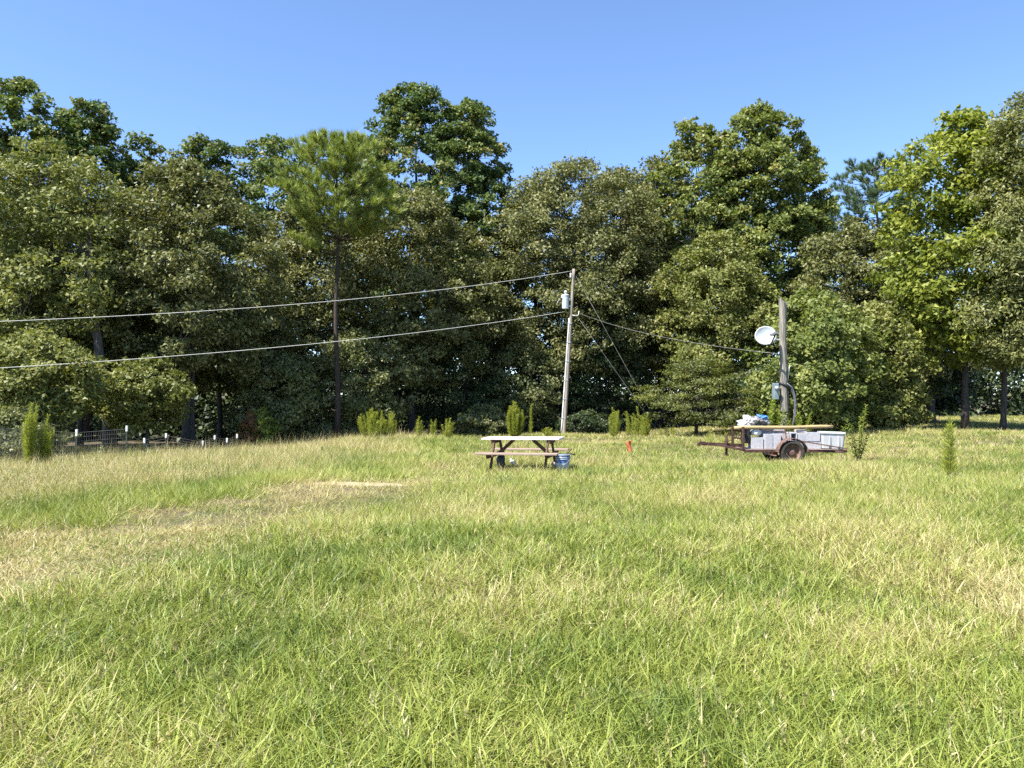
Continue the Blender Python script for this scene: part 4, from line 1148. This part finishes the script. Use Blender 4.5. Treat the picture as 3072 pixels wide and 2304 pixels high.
# ------------------------------------------------------------------ utility pole, transformer, wires
UD = 46.0
def utility_pole():
    b = P(1690, 1305, UD); t = P(1722, 806, UD); g = gz(b.x, UD)
    base = Vector((b.x, UD, g)); root = empty('utility_pole', base)
    H = t.z - g; dx = t.x - b.x
    mb = MB(); n = 20
    mb.tube([Vector((dx * i / n, 0, -0.4 + (H + 0.4) * i / n)) for i in range(n + 1)], [0.135 - 0.052 * i / n + .002 * math.sin(i * 2) for i in range(n + 1)], 18, wob=0.01)
    mb.build('pole', M['pole'], root, smooth=True)
    cg = MB()
    z1 = P(1708, 955, UD).z - g
    cg.tube([Vector((dx * s * z1 / H - 0.135 + 0.04 * s, -0.075, z1 * s)) for s in np.linspace(0, 1, 12)], 0.042, 10); cg.build('riser_guard', M['conduit'], root, smooth=True)
    for zz in np.linspace(1.0, z1 - 0.3, 6):
        st = MB(); st.bar((dx * zz / H - 0.17, -0.115, zz), (dx * zz / H + 0.06, -0.13, zz), 0.012, 0.05); st.build('clamp', M['galv'], root)
    ins = MB(); zt = P(1716, 832, UD).z - g
    ins.lathe([(0.0, 0), (0.05, 0), (0.06, 0.06), (0.045, 0.09), (0.07, 0.13), (0.045, 0.16), (0.065, 0.20), (0.03, 0.26), (0, 0.27)], 14, c=(dx * zt / H - 0.16, -0.05, zt))
    ins.bar((dx * zt / H - 0.16, -0.05, zt + 0.02), (dx * zt / H, 0, zt + 0.02), 0.04, 0.05); ins.build('insulator', M['porcelain'], root, smooth=False)
    hk = MB(); zh = P(1716, 945, UD).z - g
    hk.tube([Vector((dx * zh / H + 0.08, -0.05, zh)), Vector((dx * zh / H + 0.30, -0.08, zh - 0.06)), Vector((dx * zh / H + 0.44, -0.08, zh)), Vector((dx * zh / H + 0.47, -0.08, zh + 0.22))], 0.02, 8); hk.build('drip_loop', M['wire'], root, smooth=True)
    tag(root, 'tall thin leaning wooden utility pole with white riser guard', 'utility pole')
    # transformer
    c = P(1697, 927, UD); tr = empty('transformer', c + Vector((0, -0.05, 0)))
    tk = MB(); h = 0.80; tk.lathe([(0, 0), (0.19, 0), (0.205, 0.02), (0.205, 0.52), (0.21, 0.54), (0.21, h - .06), (0.218, h - .05), (0.218, h)], 28); tk.build('tank', M['tank'], tr, smooth=False)
    for k in range(4):
        a = math.pi * (0.75 + 0.25 * k); f = MB(); f.box((0.208 * math.cos(a), 0.208 * math.sin(a), 0.3), (0.02, 0.02, 0.42)); f.build('fin', M['tank'], tr)
    ld = MB(); ld.lathe([(0.226, h), (0.226, h + .02), (0.19, h + .065), (0.08, h + .09), (0, h + .095)], 28); ld.build('lid', M['tank'], tr, smooth=True)
    bs = MB(); bs.lathe([(0.05, h + .08), (0.05, h + .11), (0.085, h + .13), (0.05, h + .15), (0.085, h + .18), (0.095, h + .22), (0.08, h + .27), (0.03, h + .31), (0, h + .315)], 16); bs.build('bushing', M['porcelain'], tr, smooth=True)
    for z in (0.18, 0.62):
        br = MB(); br.bar((0.20, 0.02, z), (0.42, 0.05, z), 0.10, 0.07); br.build('bracket', M['galv'], tr)
    ld2 = MB(); ld2.tube([(-0.20, -0.05, 0.70), (-0.32, -0.08, 0.66), (-0.36, -0.08, 0.35), (-0.34, -0.08, 0.05), (-0.25, -0.06, -0.16)], 0.014, 6); ld2.build('lead', M['blackrub'], tr, smooth=True)
    ld3 = MB(); ld3.tube([(-0.22, -0.05, 0.74), (-0.36, -0.08, 0.58), (-0.48, -0.08, 0.42), (-0.56, -0.08, 0.24)], 0.012, 6); ld3.build('lead', M['wire'], tr, smooth=True)
    ar = MB(); ar.lathe([(0, 0), (0.035, 0), (0.05, .04), (0.03, .07), (0.05, .11), (0.03, .15), (0, .16)], 12, c=(-0.235, -0.06, 0.64)); ar.build('arrester', M['porcelain'], tr, smooth=True)
    tag(tr, 'pale grey green cylindrical transformer hung on the utility pole', 'transformer')
    return base, H, dx
ub, uH, udx = utility_pole()

def wire(name, a, b, sag, r, label, n=48, mat='wire', cat='wire', group='wires strung from the utility pole'):
    a, b = Vector(a), Vector(b); mb = MB()
    mb.tube([a.lerp(b, t) - Vector((0, 0, 4 * sag * t * (1 - t))) for t in np.linspace(0, 1, n)], r, 6)
    o = mb.build(name, M[mat], None, smooth=True); tag(o, label, cat, group)
def fit_wire(pts, pa, pb, s1):
    """sagging wire in the vertical plane through plan points pa and pb, through three photo points"""
    S = []; Z = []
    for (px, py) in pts:
        k = (px - CX) / F_PX
        t = (k * pa[1] - pa[0]) / ((pb[0] - pa[0]) - k * (pb[1] - pa[1]))
        S.append(t); Z.append(P(px, py, pa[1] + (pb[1] - pa[1]) * t).z)
    co = np.polyfit(S, Z, 2)
    return [Vector((pa[0] + (pb[0] - pa[0]) * t, pa[1] + (pb[1] - pa[1]) * t, float(np.polyval(co, t)))) for t in np.linspace(S[0], s1, 60)]
for nm, pts, lab, r in (('power_line', [(1722, 811), (972, 905), (0, 964)], 'upper pale power line running left from the pole top', 0.011),
                        ('power_line', [(1694, 935), (694, 1054), (0, 1104)], 'lower pale power line running left from below the transformer', 0.011)):
    mb = MB(); mb.tube(fit_wire(pts, (3.6, 45.9), (-17.9, 27.0), 1.5), r, 6)
    tag(mb.build(nm, M['wire'], None, smooth=True), lab, 'power line', 'power lines crossing the picture')
wire('service_drop', P(1737, 939, UD - 0.1), P(2341, 1062, DP), 0.30, 0.007, 'thin service wire from the utility pole to the dish pole', mat='dull_wire')
ga = P(1990, 1306, 44.0); ga.z = gz(ga.x, 44.0)
gb = P(1978, 1306, 45.0); gb.z = gz(gb.x, 45.0)
wire('guy_wire', P(1729, 829, UD), ga, 0.0, 0.007, 'long guy wire from near the pole top down to the right', 4, mat='dull_wire')
wire('guy_wire', P(1733, 950, UD), gb, 0.0, 0.007, 'shorter guy wire from below the transformer to the ground', 4, mat='dull_wire')

# ------------------------------------------------------------------ wire fence with white tipped posts
def fence():
    spec = [(-40, 1268, 24, 25), (74, 1275, 25.2, 24), (231, 1288, 26.4, 20), (381, 1277, 27.6, 17), (434, 1314, 28.2, 15), (499, 1300, 29.0, 13), (609, 1322, 30.2, 14), (645, 1306, 30.8, 12), (682, 1314, 31.4, 13), (712, 1302, 32.0, 12)]
    root = empty('wire_fence', (-15.9, 25.2, gz(-15.9, 25.2)))
    base = Vector(root.location)
    tops = []
    for (px, py, d, tip) in spec:
        t = P(px, py, d); g = gz(t.x, d)
        po = MB(); a = Vector((t.x, d, g - 0.3)) - base; b = t - base
        tl = tip / F_PX * d
        po.bar(a, b - Vector((0, 0, tl)), 0.035, 0.035); p = po.build('post', M['post_green'], root)
        tb = MB(); tb.bar(b - Vector((0, 0, tl)), b, 0.062, 0.050); tb.build('white_tip', M['post_tip'], p)
        tops.append((a + Vector((0, 0, 0.3)), b))
    for k in range(7):
        u = 0.12 + 0.13 * k
        w = MB(); w.tube([a.lerp(b, u) + Vector((0, -0.03, 0)) for a, b in tops], 0.006, 4); w.build('wire', M['fence_wire'], root)
    w = MB()
    for i in range(3):
        a0, b0 = tops[i]; a1, b1 = tops[i + 1]
        for t in np.linspace(0.02, 0.98, 22):
            w.tube([a0.lerp(a1, t).lerp(b0.lerp(b1, t), 0.10) + Vector((0, -.03, 0)), a0.lerp(a1, t).lerp(b0.lerp(b1, t), 0.9) + Vector((0, -.03, 0))], 0.004, 3, cap=False)
    o = w.build('wire_mesh', M['fence_wire'], root); o['kind'] = 'stuff'
    tag(root, 'wire fence with white tipped steel posts along the left wood edge', 'fence')
fence()

# ------------------------------------------------------------------ the meadow grass
def value_noise(x, y, sc, seed):
    out = np.empty(len(x))
    o = seed * 13.7
    for i in range(len(x)):
        out[i] = mnoise.noise((x[i] * sc + o, y[i] * sc - o, seed * 2.1))
    return out

def field(x, y, rg):
    """dryness, height factor and hue of the meadow at x, y"""
    n1 = value_noise(x, y, 0.16, 1); n2 = value_noise(x, y, 0.55, 2); n3 = value_noise(x, y, 1.5, 3)
    dry = 0.21 + 0.26 * n1 + 0.34 * n2 + 0.26 * n3
    # old track: short straw between two curving edges
    lo = np.interp(y, [4, 5.4, 6.4, 7.9, 10.4, 14.2, 17], [-4.3, -3.55, -3.0, -2.6, -2.15, -0.9, 0.4])
    up = np.interp(y, [4, 6, 8.1, 9.6, 11.7, 13.5, 16], [-7.2, -6.2, -5.4, -4.9, -4.1, -2.9, -1.6])
    jx = x + 0.75 * n3 + 0.65 * n2
    track = sst(-0.3, 0.8, lo - jx) * sst(-0.5, 0.6, jx - up) * (1 - sst(14.0, 17.5, y))
    band = sst(0.0, 0.4, up - jx)                      # beyond the track: the bank of taller grass
    far_l = sst(0.3, 2.8, (up - jx) - 0.9 - 0.35 * n2)
    dry = dry * (1 - track) + track * (0.54 + 0.45 * n3 + 0.30 * n2)
    dry = dry + band * (-0.12) + far_l * (0.50 + 0.25 * n2 + 0.2 * n3)
    far = sst(14.5, 21, y)
    dry = dry + far * (0.20 + 0.15 * n2) * (1 - far_l)
    right = sst(2.2, 4.5, x) * (1 - sst(5.8, 8.0, y)) * sst(4.0, 5.0, y)
    dry = dry + 0.20 * right * (0.6 + n2)
    near = 1 - sst(3.6, 5.2, y)
    dry = dry - 0.10 * near
    ht = 1.0 + 0.25 * n2 + 0.2 * n1
    ht = ht * (1 - 0.35 * track) + band * 0.35 + far_l * 0.55 * sst(10, 22, y)
    hue = np.clip(0.47 + 0.5 * n1 + 0.5 * n2 + 0.45 * n3 + 0.12 * near + 0.1 * far, 0, 1)
    # bare sand
    dx = (x + 2.55) * math.cos(R(14)) + (y - 13.55) * math.sin(R(14)); dy = -(x + 2.55) * math.sin(R(14)) + (y - 13.55) * math.cos(R(14))
    bare = ((dx / 0.85) ** 2 + (dy / 0.45) ** 2) < 1.0
    return np.clip(dry, 0, 1), ht, hue, bare, track, far_l

def wood_front(x):
    return np.interp(x, [-46, -22, -13, -6, 4, 12, 16, 22, 46], [30.5, 31.5, 35, 44, 49, 48, 50, 60, 60])

def blades(rg, x, y, az, h, w, spread, bend, tint, dry, hue, seg):
    """bent tapering blades as polygons; seg 1 gives one triangle, 2 a quad and a triangle"""
    n = len(x)
    b = np.stack([x, y, ground_z(x, y) - 0.015], 1)
    out = np.stack([np.cos(az), np.sin(az), np.zeros(n)], 1)
    tw = rg.uniform(-1.2, 1.2, n)
    sd = np.stack([-np.sin(az), np.cos(az), np.zeros(n)], 1) * np.cos(tw)[:, None] + out * np.sin(tw)[:, None]
    H = h[:, None]; S = spread[:, None]; B = bend[:, None]; W = w[:, None]
    up = np.array([0, 0, 1.0])
    pt = lambda t: b + out * (H * (S * t + B * t ** 2.2)) + up * (H * (t - 0.5 * B * t ** 2.6) / np.sqrt(1 + S * S))
    tip = pt(1.0)
    if seg == 1:
        return [np.stack([b - sd * W * .5, b + sd * W * .5, tip], 1)]
    m = pt(0.55)
    q = np.stack([b - sd * W * .42, b + sd * W * .42, m + sd * W * .5, m - sd * W * .5], 1)
    t = np.stack([m - sd * W * .5, m + sd * W * .5, tip], 1)
    return [q, t]

def meadow():
    rg = np.random.default_rng(21)
    Q = []; QA = []; T3 = []; TA = []
    zones = ((0.8, 3.0, 500, 1, 1.25), (3.0, 5.5, 4300, 2, 1.0), (5.5, 9, 2700, 2, 1.15), (9, 14, 1650, 1, 1.7), (14, 22, 760, 1, 2.4), (22, 34, 330, 1, 3.4), (34, 62, 120, 1, 5.0))
    for (y0, y1, dens, seg, wk) in zones:
        hw = 0.70 * y1 + 1.6
        per = 16
        nt = int(dens * (y1 - y0) * 2 * hw / per)
        tx = rg.uniform(-hw, hw, nt); ty = rg.uniform(y0, y1, nt)
        ok = (np.abs(tx) < 0.70 * ty + 1.6) & (ty < wood_front(tx) + 1.5)
        tx, ty = tx[ok], ty[ok]
        dry, ht, hue, bare, track, far_l = field(tx, ty, rg)
        keep = ~(bare & (rg.uniform(size=len(tx)) < 0.62))
        keep &= ~((np.abs(tx - 1.12) < 0.13) & (np.abs(ty - 17.0) < 0.13))
        keep &= ~((tx > 6.1) & (tx < 8.75) & (ty > 20.12) & (ty < 21.2))
        tx, ty, dry, ht, hue, track, far_l = [a[keep] for a in (tx, ty, dry, ht, hue, track, far_l)]
        n0 = len(tx)
        kind = rg.uniform(size=n0)               # tuft character
        taz = rg.uniform(0, 6.28, n0)
        i = np.repeat(np.arange(n0), per); n = len(i)
        sg = 0.055 * (1 + 0.12 * (y0 > 9) * 4)
        x = tx[i] + rg.normal(0, sg, n); y = ty[i] + rg.normal(0, sg, n)
        az = np.where(rg.uniform(size=n) < 0.35, taz[i] + rg.normal(0, .5, n), rg.uniform(0, 6.28, n))
        coarse = kind[i] < 0.22                  # broad leaved tufts
        wiry = kind[i] > 0.80                    # fine wiry tufts
        h = 0.205 * ht[i] * rg.uniform(0.45, 1.2, n) * np.where(coarse, 1.15, 1.0)
        w = 0.0052 * wk * rg.uniform(0.6, 1.3, n) * np.where(coarse, 1.65, 1.0) * np.where(wiry, 0.7, 1.0)
        spread = rg.uniform(0.05, 0.75, n); bend = rg.uniform(0.05, 0.85, n)
        flat = (rg.uniform(size=n) < np.clip(track[i] * 0.6 + 0.22, 0, 1))
        spread = np.where(flat, rg.uniform(0.6, 2.6, n), spread)
        h = np.where(flat, h * 0.75, h)
        stalk = rg.uniform(size=n) < (0.008 + 0.10 * far_l[i])
        h = np.where(stalk, h * rg.uniform(1.4, 2.0, n) , h); w = np.where(stalk, w * 0.62, w)
        spread = np.where(stalk, rg.uniform(0, 0.35, n), spread)
        d = np.clip(dry[i] + rg.uniform(-0.5, 0.5, n) * 0.8 + np.where(stalk, 0.3, 0) + np.where(flat, 0.12, 0), 0, 1)
        d = sst(0.44, 0.62, d)
        tint = np.clip(rg.uniform(0, 1, n) * 0.75 + np.where(coarse, 0.05, 0.15), 0, 1)
        hu = np.clip(hue[i] + rg.normal(0, 0.10, n) - np.where(coarse, 0.12, 0), 0, 1)
        A = np.stack([tint, d, hu], 1)
        pl = blades(rg, x, y, az, h, w, spread, bend, tint, d, hu, seg)
        if seg == 1:
            T3.append(pl[0]); TA.append(A)
        else:
            Q.append(pl[0]); QA.append(A); T3.append(pl[1]); TA.append(A)
        # seed heads on the stalks near the camera
        if y1 <= 14:
            j = np.where(stalk)[0]
            b = np.stack([x[j], y[j], ground_z(x[j], y[j])], 1); out = np.stack([np.cos(az[j]), np.sin(az[j]), 0 * az[j]], 1)
            tip = b + out * (h[j] * (spread[j] + bend[j]))[:, None] + np.array([0, 0, 1.0]) * (h[j] * (1 - .5 * bend[j]) / np.sqrt(1 + spread[j] ** 2))[:, None]
            for r in range(6):
                c = tip - np.array([0, 0, 0.011 * r]) + rg.normal(0, 0.003, (len(j), 3))
                dv = norm(np.stack([rg.normal(0, .45, len(j)), rg.normal(0, .45, len(j)), np.ones(len(j))], 1)); s_ = norm(np.cross(dv, rand_unit(rg, len(j))))
                T3.append(np.stack([c - s_ * .004, c + s_ * .004, c + dv * .032], 1)); TA.append(np.stack([np.clip(A[j, 0], .3, 1), np.maximum(A[j, 1], .75), A[j, 2]], 1))
    Q = np.concatenate(Q); QA = np.concatenate(QA); T3 = np.concatenate(T3); TA = np.concatenate(TA)
    nq, n3 = len(Q), len(T3)
    me = bpy.data.meshes.new('meadow_grass')
    me.vertices.add(nq * 4 + n3 * 3)
    me.vertices.foreach_set('co', np.concatenate([Q.reshape(-1, 3), T3.reshape(-1, 3)]).astype(np.float32).ravel())
    me.loops.add(nq * 4 + n3 * 3); me.loops.foreach_set('vertex_index', np.arange(nq * 4 + n3 * 3, dtype=np.int32))
    me.polygons.add(nq + n3)
    me.polygons.foreach_set('loop_start', np.concatenate([np.arange(nq) * 4, nq * 4 + np.arange(n3) * 3]).astype(np.int32))
    me.update(calc_edges=True)
    AA = np.concatenate([QA, TA])
    for k, nm in enumerate(('tint', 'dry', 'hue')):
        a = me.attributes.new(nm, 'FLOAT', 'FACE'); a.data.foreach_set('value', np.ascontiguousarray(AA[:, k], dtype=np.float32))
    me.materials.append(M['grass'])
    o = mobj('meadow_grass', me)
    tag(o, 'long green and straw coloured grass covering the whole meadow', 'grass', kind='stuff')
    print('grass tris', nq * 2 + n3)
meadow()
print('tris', sum(len(m_.loops) - 2 * len(m_.polygons) for m_ in bpy.data.meshes))
